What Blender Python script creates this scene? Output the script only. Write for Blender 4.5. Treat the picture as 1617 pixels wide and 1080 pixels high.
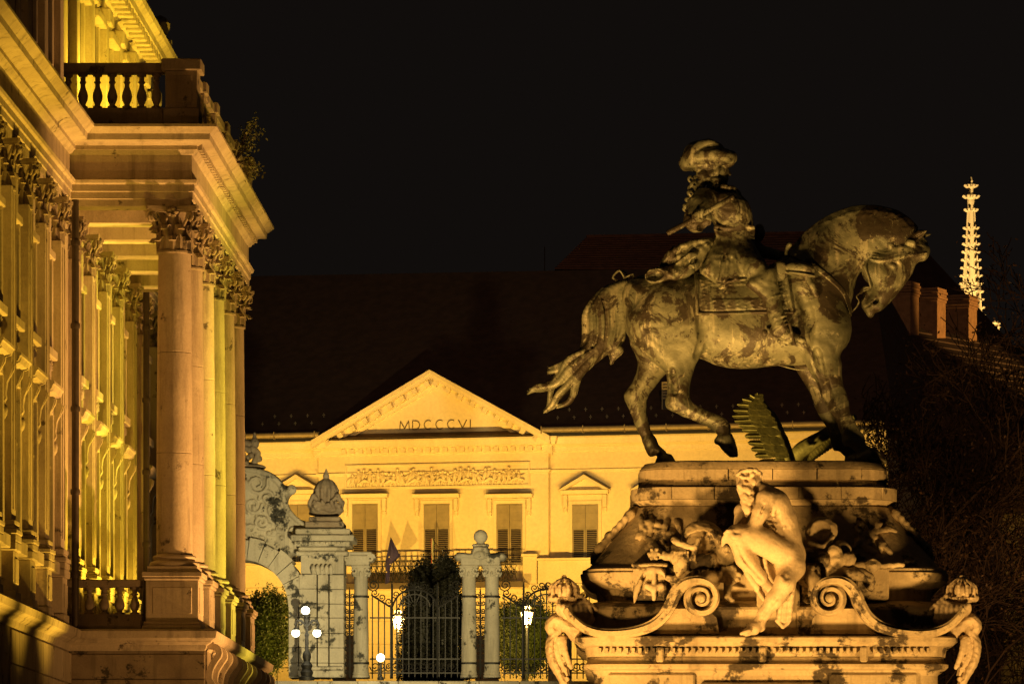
import bpy, bmesh, math, random
import numpy as np
from mathutils import Vector, Matrix
R = math.radians
random.seed(7)
for o in list(bpy.data.objects): bpy.data.objects.remove(o)
scene = bpy.context.scene
COL = scene.collection
# ---------------------------------------------------------------- camera: level shift lens at eye height, looking along +Y
F, CX, HY, EYE = 7800.0, 1012.0, 1400.0, 1.6      # focal length and principal point measured in photograph pixels
cam = bpy.data.cameras.new('camera'); cam_o = bpy.data.objects.new('camera', cam); COL.objects.link(cam_o)
cam.sensor_width = 36; cam.lens = 36 * F / 1617
cam.shift_x = (808.5 - CX) / 1617; cam.shift_y = (HY - 540) / 1617
cam.clip_start = 1; cam.clip_end = 4000
cam_o.location = (0, 0, EYE); cam_o.rotation_euler = (R(90), 0, 0)
scene.camera = cam_o
# ---------------------------------------------------------------- night sky
w = bpy.data.worlds.new('World'); scene.world = w; w.use_nodes = True
bg = w.node_tree.nodes['Background']; bg.inputs[0].default_value = (.0052, .0040, .0034, 1); bg.inputs[1].default_value = 1
scene.view_settings.view_transform = 'Standard'; scene.view_settings.look = 'None'
scene.view_settings.gamma = 1; scene.view_settings.exposure = 0; scene.view_settings.use_curve_mapping = False
cy = scene.cycles; cy.use_denoising = True; cy.max_bounces = 5; cy.diffuse_bounces = 3; cy.glossy_bounces = 2
cy.sample_clamp_indirect = 3
# ---------------------------------------------------------------- floodlights that stand round the square (sodium and metal halide), and a few added fills
YEL = (1, .54, .08); AMB = (1, .53, .125); PEA = (1, .475, .12); GOLD = (1, .63, .04)
def spot(loc, tgt, power, col, ang=60, blend=.6, rad=.25):
    l = bpy.data.lights.new('flood_fill_light', 'SPOT'); l.energy = power; l.color = col
    l.spot_size = R(ang); l.spot_blend = blend; l.shadow_soft_size = rad
    o = bpy.data.objects.new('flood_fill_light', l); COL.objects.link(o); o.location = loc
    o.rotation_euler = (Vector(tgt) - Vector(loc)).to_track_quat('-Z', 'Y').to_euler()
    return o
# palace with the pediment
for x in (-26, -18, -10, -2, 6):
    spot((x - 1.5, 226.5 - (x + 10) * .23, 9.6), (x, 244.5, 20.5), 12500, YEL, 78, .9)
# monument: two low floods close to its foot, then an added fill
spot((-2.6, 65.2, .5), (1.4, 73, 9.4), 8000, AMB, 70, .9, .5)
spot((7.0, 65.8, .5), (2.6, 73, 9.4), 4400, AMB, 70, .9, .5)
spot((-6.0, 60.0, .5), (1.2, 73, 11.5), 8600, AMB, 46, .9, .6)  # farther fill, added to soften shade on the slabs and rider
# wing: from the square
for y in (130.0, 136.0, 142.0):
    spot((-11.2, y, .5), (-17.7, y + 1, 21), 17000, (1, .56, .05), 46, .9)
spot((1, 149, .6), (-14, 151.5, 16.5), 46000, PEA, 46, .9)
spot((2, 162, .6), (-14, 160.3, 15.5), 44000, (.92, .70, .07), 34, .8)
spot((1, 174, .6), (-14, 169.5, 16), 26000, PEA, 34, .8)
spot((2, 163, .6), (-13.5, 161, 24), 17000, (1, .62, .06), 50, .8)
spot((-2, 136, .6), (-15.2, 149.4, 14), 5200, PEA, 56, .9)  # dim fill added to lift the porch front
# wing: on the porch floor, washing its back wall, and on the balcony above
for y in (152, 156, 160, 164, 168):
    spot((-15.6, y, 9.75), (-17.5, y + .6, 15), 1700, GOLD, 90, .9, .1)
for y in (153, 159, 165, 171):
    spot((-15.2, y, 24.9), (-17.5, y + 1, 28.5), 2400, GOLD, 140, .8, .1)
# gateway, spire, chimneys, eagle, trees, roofs
spot((-5, 150, 6), (-9.6, 185, 13.6), 56000, (1, .78, .36), 28, .9)
spot((27, 470, 40), (33.4, 500, 66), 200000, (1, .60, .19), 60, .8)
spot((62, 252, 12), (16.5, 270, 34), 150000, (1, .52, .12), 12, .6)
spot((-3.5, 96.6, 4), (2.3, 98, 10.2), 6500, (1, .66, .10), 60, .9)
spot((14, 98, .5), (9, 122, 10), 6500, (1, .45, .13), 70, .9)  # weak flood added to bring out the bare trees
spot((11, 120, 46), (-2, 255, 30), 66000, (1, .56, .3), 24, .9)  # unseen high lamp, added in place of sky glow on the roofs
spot((-11.5, 197, 9.5), (-15.4, 204, 12.5), 1500, (.95, .78, .08), 70, .9)
spot((-2.0, 199, 9.5), (-4.9, 207, 12.5), 1500, (.95, .78, .08), 70, .9)
# ---------------------------------------------------------------- helpers
WM = {}
def W(px, py, d): return Vector(((px - CX) * d / F, d, EYE + (HY - py) * d / F))
def zz(py, d): return EYE + (HY - py) * d / F
def xx(px, d): return (px - CX) * d / F
def T(x, y=0, z=0): return Matrix.Translation((x, y, z))
def RZ(a): return Matrix.Rotation(R(a), 4, 'Z')
def SC(x, y, z): return Matrix.Diagonal((x, y, z, 1))
def put(name, data, mat=None, parent=None, M=None):
    o = bpy.data.objects.new(name, data); COL.objects.link(o)
    M = M or Matrix()
    if parent:
        o.parent = parent; o.matrix_basis = WM[parent].inverted() @ M
    else: o.matrix_basis = M
    WM[o] = M
    if mat and data and not data.materials: data.materials.append(mat)
    return o
def tag(o, label=None, cat=None, group=None, kind=None):
    for k, v in (('label', label), ('category', cat), ('group', group), ('kind', kind)):
        if v: o[k] = v
    return o
def thing(name, label, cat, loc, group=None):
    return tag(put(name, None, M=T(*loc)), label, cat, group)
class MB:
    def __init__(s): s.v = []; s.f = []; s.M = None
    def add(s, vs, fs):
        o = len(s.v)
        s.v += [tuple(s.M @ Vector(p)) for p in vs] if s.M else [tuple(p) for p in vs]
        s.f += [tuple(i + o for i in f) for f in fs]; return s
    def box(s, x0, x1, y0, y1, z0, z1, b=0):
        if x1 < x0: x0, x1 = x1, x0
        if y1 < y0: y0, y1 = y1, y0
        if not b:
            return s.add([(x0,y0,z0),(x1,y0,z0),(x1,y1,z0),(x0,y1,z0),(x0,y0,z1),(x1,y0,z1),(x1,y1,z1),(x0,y1,z1)],
                  [(0,3,2,1),(4,5,6,7),(0,1,5,4),(1,2,6,5),(2,3,7,6),(3,0,4,7)])
        # simple chamfer: 8-gon rings
        vs = []
        for z, i in ((z0, b), (z0 + b, 0), (z1 - b, 0), (z1, b)):
            e = b
            vs += [(x0+e,y0+i,z),(x1-e,y0+i,z),(x1-i,y0+e,z),(x1-i,y1-e,z),(x1-e,y1-i,z),(x0+e,y1-i,z),(x0+i,y1-e,z),(x0+i,y0+e,z)]
        fs = [tuple(range(7, -1, -1)), tuple(range(24, 32))]
        for r in range(3):
            for k in range(8): fs.append((r*8+k, r*8+(k+1)%8, (r+1)*8+(k+1)%8, (r+1)*8+k))
        return s.add(vs, fs)
    def lathe(s, prof, n=24, c=(0,0,0), a0=0, sx=1, sy=1):
        vs = []; fs = []
        for r, z in prof:
            for k in range(n):
                a = a0 + 2*math.pi*k/n; vs.append((c[0]+sx*r*math.cos(a), c[1]+sy*r*math.sin(a), c[2]+z))
        for i in range(len(prof)-1):
            for k in range(n): fs.append((i*n+k, i*n+(k+1)%n, (i+1)*n+(k+1)%n, (i+1)*n+k))
        fs.append(tuple(range(n-1, -1, -1))); m = (len(prof)-1)*n; fs.append(tuple(range(m, m+n)))
        return s.add(vs, fs)
    def tube(s, pts, rad, n=6, cap=True):
        pts = [Vector(p) for p in pts]
        if not hasattr(rad, '__len__'): rad = [rad]*len(pts)
        vs = []; fs = []; u = None
        for i, p in enumerate(pts):
            t = (pts[min(i+1, len(pts)-1)] - pts[max(i-1, 0)])
            if t.length < 1e-9: t = Vector((0,0,1))
            t.normalize()
            if u is None: u = t.cross(Vector((0,0,1))) if abs(t.z) < .9 else t.cross(Vector((1,0,0)))
            u = u - t*u.dot(t); u.normalize(); q = t.cross(u)
            for k in range(n):
                a = 2*math.pi*k/n; vs.append(p + (u*math.cos(a) + q*math.sin(a))*rad[i])
        for i in range(len(pts)-1):
            for k in range(n): fs.append((i*n+k, i*n+(k+1)%n, (i+1)*n+(k+1)%n, (i+1)*n+k))
        if cap:
            fs.append(tuple(range(n-1, -1, -1))); m = (len(pts)-1)*n; fs.append(tuple(range(m, m+n)))
        return s.add(vs, fs)
    def prism(s, poly, a, b, axis='y'):
        n = len(poly); g = {'y': lambda p, t: (p[0], t, p[1]), 'x': lambda p, t: (t, p[0], p[1]), 'z': lambda p, t: (p[0], p[1], t)}[axis]
        vs = [g(p, a) for p in poly] + [g(p, b) for p in poly]
        fs = [tuple(range(n)), tuple(range(2*n-1, n-1, -1))] + [(k, k+n, (k+1)%n+n, (k+1)%n) for k in range(n)]
        return s.add(vs, fs)
    def sweep(s, prof, path, closed=False):
        """prof: (out, z) list bottom to top; path: plan polyline, out = to its right; mitred"""
        n = len(path); m = len(prof); vs = []; fs = []
        for i in range(n):
            p = Vector(path[i]).to_2d()
            a = (p - Vector(path[i-1]).to_2d()) if (i > 0 or closed) else None
            b = (Vector(path[(i+1) % n]).to_2d() - p) if (i < n-1 or closed) else None
            na = Vector((a.y, -a.x)).normalized() if a else None; nb = Vector((b.y, -b.x)).normalized() if b else None
            if na is None: k = nb
            elif nb is None: k = na
            else: k = (na + nb) / max(.3, 1 + na.dot(nb))
            for o, z in prof: vs.append((p.x + k.x*o, p.y + k.y*o, z))
        for i in range(n if closed else n-1):
            j = (i+1) % n
            for q in range(m-1): fs.append((i*m+q, j*m+q, j*m+q+1, i*m+q+1))
        if not closed:
            fs.append(tuple(range(m))); fs.append(tuple(range((n-1)*m+m-1, (n-1)*m-1, -1)))
        return s.add(vs, fs)
    def rings(s, rings):
        n = len(rings[0]); vs = [p for r in rings for p in r]; fs = []
        for i in range(len(rings)-1):
            for k in range(n): fs.append((i*n+k, i*n+(k+1)%n, (i+1)*n+(k+1)%n, (i+1)*n+k))
        fs.append(tuple(range(n-1, -1, -1))); m = (len(rings)-1)*n; fs.append(tuple(range(m, m+n)))
        return s.add(vs, fs)
    def band(s, path, th, y0, y1, edge=0):
        """a strip following a 2d (x,z) path with local half thickness th, extruded y0..y1"""
        n = len(path); L = []; Rr = []
        if not hasattr(th, '__len__'): th = [th]*n
        for i in range(n):
            p = Vector(path[i]); t = Vector(path[min(i+1, n-1)]) - Vector(path[max(i-1, 0)]); t.normalize(); q = Vector((-t.y, t.x))
            L.append(p + q*th[i]); Rr.append(p - q*th[i])
        vs = []; fs = []
        for i in range(n):
            vs += [(L[i].x, y0, L[i].y), (Rr[i].x, y0, Rr[i].y), (Rr[i].x, y1, Rr[i].y), (L[i].x, y1, L[i].y)]
        for i in range(n-1):
            for k in range(4): fs.append((i*4+k, i*4+(k+1)%4, i*4+4+(k+1)%4, i*4+4+k))
        fs += [(3,2,1,0), tuple(range(4*n-4, 4*n))]
        return s.add(vs, fs)
    def mesh(s, name, smooth=None):
        me = bpy.data.meshes.new(name); me.from_pydata(s.v, [], s.f); me.update()
        b = bmesh.new(); b.from_mesh(me); bmesh.ops.recalc_face_normals(b, faces=b.faces); b.to_mesh(me); b.free()
        if smooth:
            me.polygons.foreach_set('use_smooth', [True]*len(me.polygons)); me.set_sharp_from_angle(angle=R(smooth))
        return me
    def build(s, name, mat, parent=None, smooth=None, M=None):
        return put(name, s.mesh(name, smooth), mat, parent, M)
def spline(pts, n=6, closed=False):
    P = np.array(pts, float); N = len(P); out = []
    for i in range(N if closed else N-1):
        g = (lambda k: P[k % N]) if closed else (lambda k: P[min(max(k, 0), N-1)])
        a, b, c, d = g(i-1), g(i), g(i+1), g(i+2)
        for k in range(n):
            t = k/n; out.append(.5*((2*b) + (c-a)*t + (2*a-5*b+4*c-d)*t*t + (3*b-a-3*c+d)*t**3))
    if not closed: out.append(P[-1])
    return np.array(out)
# ---------------------------------------------------------------- implicit-surface sculptor (photograph-pixel units at distance d)
class Sculpt:
    def __init__(s, x0, x1, y0, y1, z0, z1, h, d):
        s.o = np.array([x0, y0, z0], float); s.h = h; s.d = d
        s.n = [int((b-a)/h)+2 for a, b in ((x0,x1),(y0,y1),(z0,z1))]
        s.f = np.full(s.n, 60., np.float32)
        s.ax = [np.float32(s.o[k] + h*np.arange(s.n[k])) for k in range(3)]
    def sl(s, lo, hi, m):
        r = []
        for k in range(3):
            a = max(0, int((lo[k]-m-s.o[k])/s.h)); b = min(s.n[k], int((hi[k]+m-s.o[k])/s.h)+2)
            if b <= a: return None
            r.append(slice(a, b))
        return tuple(r)
    def xyz(s, q): return s.ax[0][q[0]][:,None,None], s.ax[1][q[1]][None,:,None], s.ax[2][q[2]][None,None,:]
    def op(s, q, d, k, cut=False):
        g = s.f[q]
        if cut: g = -g
        t = np.clip(.5 + .5*(g-d)/k, 0, 1); r = g*(1-t) + d*t - k*t*(1-t)
        s.f[q] = -r if cut else r
    def chain(s, pts, rad, k=3, zs=1, cut=False, sm=0):
        pts = np.array(pts, float)
        if pts.shape[1] == 2: pts = np.c_[pts, np.zeros(len(pts))]
        rad = np.full(len(pts), rad, float) if not hasattr(rad, '__len__') else np.array(rad, float)
        if len(rad) != len(pts): rad = np.interp(np.linspace(0,1,len(pts)), np.linspace(0,1,len(rad)), rad)
        if sm: a = spline(np.c_[pts, rad], sm); pts, rad = a[:,:3], a[:,3]
        for a, b, ra, rb in zip(pts[:-1], pts[1:], rad[:-1], rad[1:]):
            r = max(ra, rb); q = s.sl(np.minimum(a,b)-[r,r,r*zs], np.maximum(a,b)+[r,r,r*zs], k+3*s.h)
            if q is None: continue
            x, y, z = s.xyz(q); u = b-a; u2 = u.copy(); u2[2] /= zs; L = max(u2@u2, 1e-6)
            X, Y, Z = x-a[0], y-a[1], (z-a[2])/zs
            t = np.clip((X*u2[0]+Y*u2[1]+Z*u2[2])/L, 0, 1)
            d = np.sqrt((X-t*u2[0])**2+(Y-t*u2[1])**2+(Z-t*u2[2])**2) - (ra+(rb-ra)*t)
            s.op(q, d, k, cut)
        return s
    def ell(s, c, r, rot=0, k=4, cut=False, tilt=0):
        m = max(r); q = s.sl(np.array(c)-m, np.array(c)+m, k+3*s.h)
        if q is None: return s
        x, y, z = s.xyz(q); X, Y, Z = x-c[0], y-c[1], z-c[2]
        a = R(rot); X, Y = X*math.cos(a)+Y*math.sin(a), -X*math.sin(a)+Y*math.cos(a)
        if tilt: b = R(tilt); Y, Z = Y*math.cos(b)+Z*math.sin(b), -Y*math.sin(b)+Z*math.cos(b)
        k0 = np.sqrt((X/r[0])**2+(Y/r[1])**2+(Z/r[2])**2); k1 = np.sqrt((X/r[0]**2)**2+(Y/r[1]**2)**2+(Z/r[2]**2)**2)+1e-6
        s.op(q, k0*(k0-1)/k1, k, cut); return s
    def din(s, q, pts, sm):
        P = spline(pts, sm, True) if sm else np.array(pts, float)
        x = s.ax[0][q[0]][:,None].astype(float); y = s.ax[1][q[1]][None,:].astype(float)
        dm = np.full((x.shape[0], y.shape[1]), 1e9); ins = np.zeros(dm.shape, bool)
        for a, b in zip(P, np.roll(P, -1, 0)):
            ux, uy = b-a; L = ux*ux+uy*uy+1e-9; t = np.clip(((x-a[0])*ux+(y-a[1])*uy)/L, 0, 1)
            dm = np.minimum(dm, (x-a[0]-t*ux)**2+(y-a[1]-t*uy)**2)
            if abs(uy) > 1e-9: ins ^= ((a[1] > y) != (b[1] > y)) & (x < ux*(y-a[1])/uy+a[0])
        return np.where(ins, 1, -1)*np.sqrt(dm)
    def poly(s, pts, zc, Wd, Rr, k=6, sm=4, cut=False):
        P = np.array(pts, float); fw = callable(Wd); fz = callable(zc)
        q = s.sl([P[:,0].min(), P[:,1].min(), -1e4], [P[:,0].max(), P[:,1].max(), 1e4], k+4*s.h)
        D = s.din(q, pts, sm); X, Y = s.ax[0][q[0]][:,None], s.ax[1][q[1]][None,:]
        w_ = np.broadcast_to(Wd(X, Y), D.shape)[:,:,None] if fw else Wd
        c_ = np.broadcast_to(zc(X, Y), D.shape)[:,:,None] if fz else zc
        z = s.ax[2][q[2]][None,None,:]; a = np.maximum(0, (Rr-D)/Rr)[:,:,None]
        d = (np.sqrt(a*a + ((z-c_)/w_)**2)-1)*np.minimum(Rr, w_)
        s.op(q, d.astype(np.float32), k, cut); return s
    def rough(s, amp, wl):
        x, y, z = s.ax[0][:,None,None]/wl, s.ax[1][None,:,None]/wl, s.ax[2][None,None,:]/wl
        s.f += (amp*(np.sin(x*6.3+2*np.sin(y*4.1)+1.3*np.sin(z*5))*np.sin(y*5.7+1.7*np.sin(x*3.9+z*2))*np.cos(z*5.9+y*1.3))).astype(np.float32); return s
    def mesh(s, name, flip=None, warp=None):
        f = s.f; nx, ny, nz = [k-1 for k in f.shape]; neg = f < 0
        C = [(i,j,k) for i in (0,1) for j in (0,1) for k in (0,1)]
        cnt = np.zeros((nx,ny,nz), np.int8)
        for i,j,k in C: cnt += neg[i:nx+i, j:ny+j, k:nz+k]
        act = (cnt > 0) & (cnt < 8); idx = np.argwhere(act); sm_ = np.zeros((len(idx), 3)); cn = np.zeros(len(idx))
        for a in C:
            for ax in range(3):
                if a[ax]: continue
                b = list(a); b[ax] = 1
                fa = f[tuple((idx+a).T)]; fb = f[tuple((idx+b).T)]; m = (fa < 0) != (fb < 0)
                t = np.where(m, fa/np.where(m, fa-fb, 1), 0); p = idx+np.array(a, float); p[:,ax] += t
                sm_[m] += p[m]; cn += m
        v = sm_/cn[:,None]*s.h + s.o
        vid = np.full(act.shape, -1, np.int64); vid[act] = np.arange(len(idx)); Q = []
        for ax in range(3):
            o1, o2 = [(1,2),(2,0),(0,1)][ax]
            A = [slice(None)]*3; B = [slice(None)]*3; A[ax] = slice(0,-1); B[ax] = slice(1,None)
            ch = neg[tuple(A)] != neg[tuple(B)]; e = np.argwhere(ch)
            ok = (e[:,o1] > 0) & (e[:,o2] > 0) & (e[:,o1] < act.shape[o1]) & (e[:,o2] < act.shape[o2]); e = e[ok]
            d1 = np.eye(3, dtype=int)[o1]; d2 = np.eye(3, dtype=int)[o2]
            qd = np.stack([vid[tuple((e-x).T)] for x in (d1+d2, d2, 0*d1, d1)], 1)
            sg = neg[tuple(e.T)]; qd[~sg] = qd[~sg][:, ::-1]; Q.append(qd)
        Q = np.concatenate(Q); Q = Q[(Q >= 0).all(1)]
        if warp: v = warp(v)
        sc = s.d/F; px, py, pz = v.T
        if flip is not None: px = 2*flip - px; Q = Q[:, ::-1]
        wv = np.stack([(px-CX)*sc, s.d - pz*sc, EYE+(HY-py)*sc], 1)
        Q = Q[:, ::-1] if True else Q
        me = bpy.data.meshes.new(name); n = len(Q)
        me.vertices.add(len(wv)); me.vertices.foreach_set('co', wv.ravel().astype(np.float32))
        me.loops.add(n*4); me.loops.foreach_set('vertex_index', Q.ravel().astype(np.int32))
        me.polygons.add(n); me.polygons.foreach_set('loop_start', np.arange(0, n*4, 4, dtype=np.int32))
        me.update(calc_edges=True); me.validate()
        me.polygons.foreach_set('use_smooth', [True]*len(me.polygons))
        return me
# ---------------------------------------------------------------- materials
def nodes(name):
    m = bpy.data.materials.new(name); m.use_nodes = True; nt = m.node_tree; p = nt.nodes['Principled BSDF']
    return m, nt, p
def N(nt, t, **kw):
    n = nt.nodes.new(t)
    for k, v in kw.items():
        if k.startswith('i_'): n.inputs[k[2:].replace('_', ' ')].default_value = v
        else: setattr(n, k, v)
    return n
def pos(nt, sc=(1,1,1)):
    g = N(nt, 'ShaderNodeNewGeometry'); m = N(nt, 'ShaderNodeMapping'); m.inputs['Scale'].default_value = sc
    nt.links.new(g.outputs['Position'], m.inputs['Vector']); return m.outputs['Vector']
def noise(nt, vec, scale, detail=6, rough=.6):
    n = N(nt, 'ShaderNodeTexNoise'); n.inputs['Scale'].default_value = scale; n.inputs['Detail'].default_value = detail; n.inputs['Roughness'].default_value = rough
    nt.links.new(vec, n.inputs['Vector']); return n.outputs['Fac']
def ramp(nt, fac, stops):
    r = N(nt, 'ShaderNodeValToRGB'); e = r.color_ramp.elements
    while len(e) < len(stops): e.new(.5)
    for k, (p, c) in enumerate(stops):
        e[k].position = p; e[k].color = (*c, 1) if hasattr(c, '__len__') else (c, c, c, 1)
    nt.links.new(fac, r.inputs['Fac']); return r.outputs['Color']
def mix(nt, fac, a, b):
    m = N(nt, 'ShaderNodeMix', data_type='RGBA')
    for s_, v in ((0, fac), (6, a), (7, b)):
        if hasattr(v, 'is_output'): nt.links.new(v, m.inputs[s_])
        else: m.inputs[s_].default_value = v if s_ == 0 else (*v, 1)
    return m.outputs[2]
def bump(nt, p, h, st, dist):
    b = N(nt, 'ShaderNodeBump'); b.inputs['Strength'].default_value = st; b.inputs['Distance'].default_value = dist
    nt.links.new(h, b.inputs['Height']); nt.links.new(b.outputs['Normal'], p.inputs['Normal'])
def stone(name, c1, c2, crust=(.03,.025,.02), amt=.38, sc=1., rough=.85, bst=.5, streak=.5):
    m, nt, p = nodes(name); v = pos(nt)
    base = mix(nt, ramp(nt, noise(nt, v, .9*sc, 5), [(.35, 0), (.65, 1)]), c1, c2)
    st = ramp(nt, noise(nt, pos(nt, (2.2*sc, 2.2*sc, .22*sc)), 1.5, 5, .65), [(.52, 0), (.75, streak)])
    base = mix(nt, st, base, tuple(.35*x for x in c2))
    cr = ramp(nt, noise(nt, v, 1.7*sc, 9, .68), [(1-amt, 0), (1-amt+.05, 1)])
    col = mix(nt, cr, base, crust)
    fine = noise(nt, v, 22*sc, 4)
    col = mix(nt, ramp(nt, fine, [(.3, .25), (.6, 0)]), col, tuple(.5*x for x in c2))
    nt.links.new(col, p.inputs['Base Color']); p.inputs['Roughness'].default_value = rough
    bump(nt, p, noise(nt, v, 9*sc, 8, .7), bst, .03)
    return m
def plain(name, c, rough=.6, metal=0, var=.3, sc=3., bst=0):
    m, nt, p = nodes(name); v = pos(nt)
    nt.links.new(mix(nt, ramp(nt, noise(nt, v, sc, 5), [(.35, 0), (.65, 1)]), c, tuple(x*(1-var) for x in c)), p.inputs['Base Color'])
    p.inputs['Roughness'].default_value = rough; p.inputs['Metallic'].default_value = metal
    if bst: bump(nt, p, noise(nt, v, sc*6, 6), bst, .02)
    return m
def emit(name, c, st):
    m, nt, p = nodes(name); p.inputs['Base Color'].default_value = (.8,.8,.8,1); p.inputs['Emission Color'].default_value = (*c, 1); p.inputs['Emission Strength'].default_value = st
    return m
def bronze(name):
    m, nt, p = nodes(name); v = pos(nt)
    pat = mix(nt, ramp(nt, noise(nt, v, 1.3, 8, .68), [(.40, 0), (.60, 1)]), (.26, .26, .175), (.125, .13, .085))
    zone = noise(nt, v, .75, 3, .5)
    run = noise(nt, pos(nt, (3.6, 3.6, .42)), 1.5, 7, .66)
    pale = ramp(nt, run, [(.53, 0), (.60, .9)]); dark = ramp(nt, noise(nt, pos(nt, (3.0, 3.0, .36)), 1.7, 7, .66), [(.53, 0), (.585, .9)])
    zm = ramp(nt, zone, [(.44, 0), (.54, 1)])
    mm = N(nt, 'ShaderNodeMath', operation='MULTIPLY'); nt.links.new(pale, mm.inputs[0]); nt.links.new(zm, mm.inputs[1])
    col = mix(nt, mm.outputs[0], pat, (.46, .43, .30))                                             # pale rain runs
    mm = N(nt, 'ShaderNodeMath', operation='MULTIPLY'); nt.links.new(dark, mm.inputs[0]); nt.links.new(zm, mm.inputs[1])
    col = mix(nt, mm.outputs[0], col, (.08, .065, .045))                                           # dark runs
    n = N(nt, 'ShaderNodeTexNoise'); n.inputs['Scale'].default_value = 1.35; n.inputs['Detail'].default_value = 11; n.inputs['Roughness'].default_value = .72; n.inputs['Distortion'].default_value = 1.1
    nt.links.new(v, n.inputs['Vector'])
    blot = ramp(nt, n.outputs['Fac'], [(.505, 0), (.54, .95)])
    col = mix(nt, blot, col, (.048, .036, .025))
    col = mix(nt, ramp(nt, noise(nt, v, 6, 9, .78), [(.60, 0), (.64, .85)]), col, (.42, .39, .27))
    col = mix(nt, ramp(nt, noise(nt, v, 10, 6, .7), [(.61, 0), (.64, .9)]), col, (.035, .028, .02))
    nt.links.new(col, p.inputs['Base Color']); p.inputs['Metallic'].default_value = .18
    nt.links.new(ramp(nt, noise(nt, v, 5, 6), [(.3, .32), (.7, .55)]), p.inputs['Roughness'])
    bump(nt, p, noise(nt, v, 9, 9, .74), .5, .03)
    return m
M_ = {}
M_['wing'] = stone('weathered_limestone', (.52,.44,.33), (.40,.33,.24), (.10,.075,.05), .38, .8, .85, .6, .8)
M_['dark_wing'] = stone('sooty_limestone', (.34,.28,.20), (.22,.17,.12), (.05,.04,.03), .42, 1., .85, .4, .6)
M_['ped'] = stone('pedestal_limestone', (.50,.40,.26), (.36,.28,.18), (.040,.028,.018), .47, 1.0, .85, .7, .9)
M_['fig'] = stone('pale_carved_limestone', (.58,.46,.32), (.48,.37,.25), (.10,.07,.045), .34, 1.3, .8, .55, .6)
M_['gate'] = stone('grey_gate_limestone', (.48,.44,.34), (.34,.31,.24), (.02,.02,.016), .44, .7, .85, .4, .8)
M_['paint'] = stone('cream_paint', (.78,.66,.42), (.74,.62,.38), (.6,.5,.3), .16, .3, .8, .06, .12)
M_['trim'] = stone('cream_paint_trim', (.80,.69,.45), (.72,.60,.37), (.5,.42,.26), .24, .6, .8, .08, .2)
M_['lead'] = plain('lead_sheet', (.13,.10,.07), .5, .3)
M_['roof'] = plain('dark_roof_slate', (.075,.040,.026), .8, 0, .4, 2, .3)
M_['redroof'] = plain('red_roof_tile', (.26,.12,.07), .85, 0, .4, 2, .3)
M_['brick'] = plain('chimney_brick', (.36,.20,.10), .85, 0, .35, 3, .3)
M_['shutter'] = plain('shutter_paint', (.30,.25,.16), .6, 0, .2)
M_['black'] = plain('black_interior', (.012,.011,.012), .5)
M_['glass'] = plain('dark_window_glass', (.025,.02,.035), .12, 0, .3)
M_['iron'] = plain('wrought_iron', (.012,.011,.010), .6, 0, .3)
M_['pipe'] = plain('downpipe_metal', (.09,.07,.055), .5, .5)
M_['bronze'] = bronze('patinated_bronze')
M_['eagle'] = plain('green_bronze', (.36,.31,.17), .55, .2, .55, 5, .4)
M_['spire'] = stone('pale_spire_stone', (.62,.56,.42), (.5,.44,.32), (.15,.12,.08), .25, .5)
M_['ink'] = plain('dark_letter_paint', (.10,.07,.03), .7)
M_['ground'] = plain('paving', (.13,.11,.09), .9, 0, .3, 1, .3)
M_['copper'] = plain('gutter_metal', (.30,.24,.15), .5, .3)
# ================================================================ ground and terraces
def setting():
    g = MB(); g.box(-900, 900, -60, 1500, -.5, 0); tag(g.build('ground', M_['ground']), kind='structure')
    t = MB(); t.box(-120, 140, 184.2, 420, .01, 9.2); tag(t.build('terrace_ground', M_['ground']), kind='structure')
setting()
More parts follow.
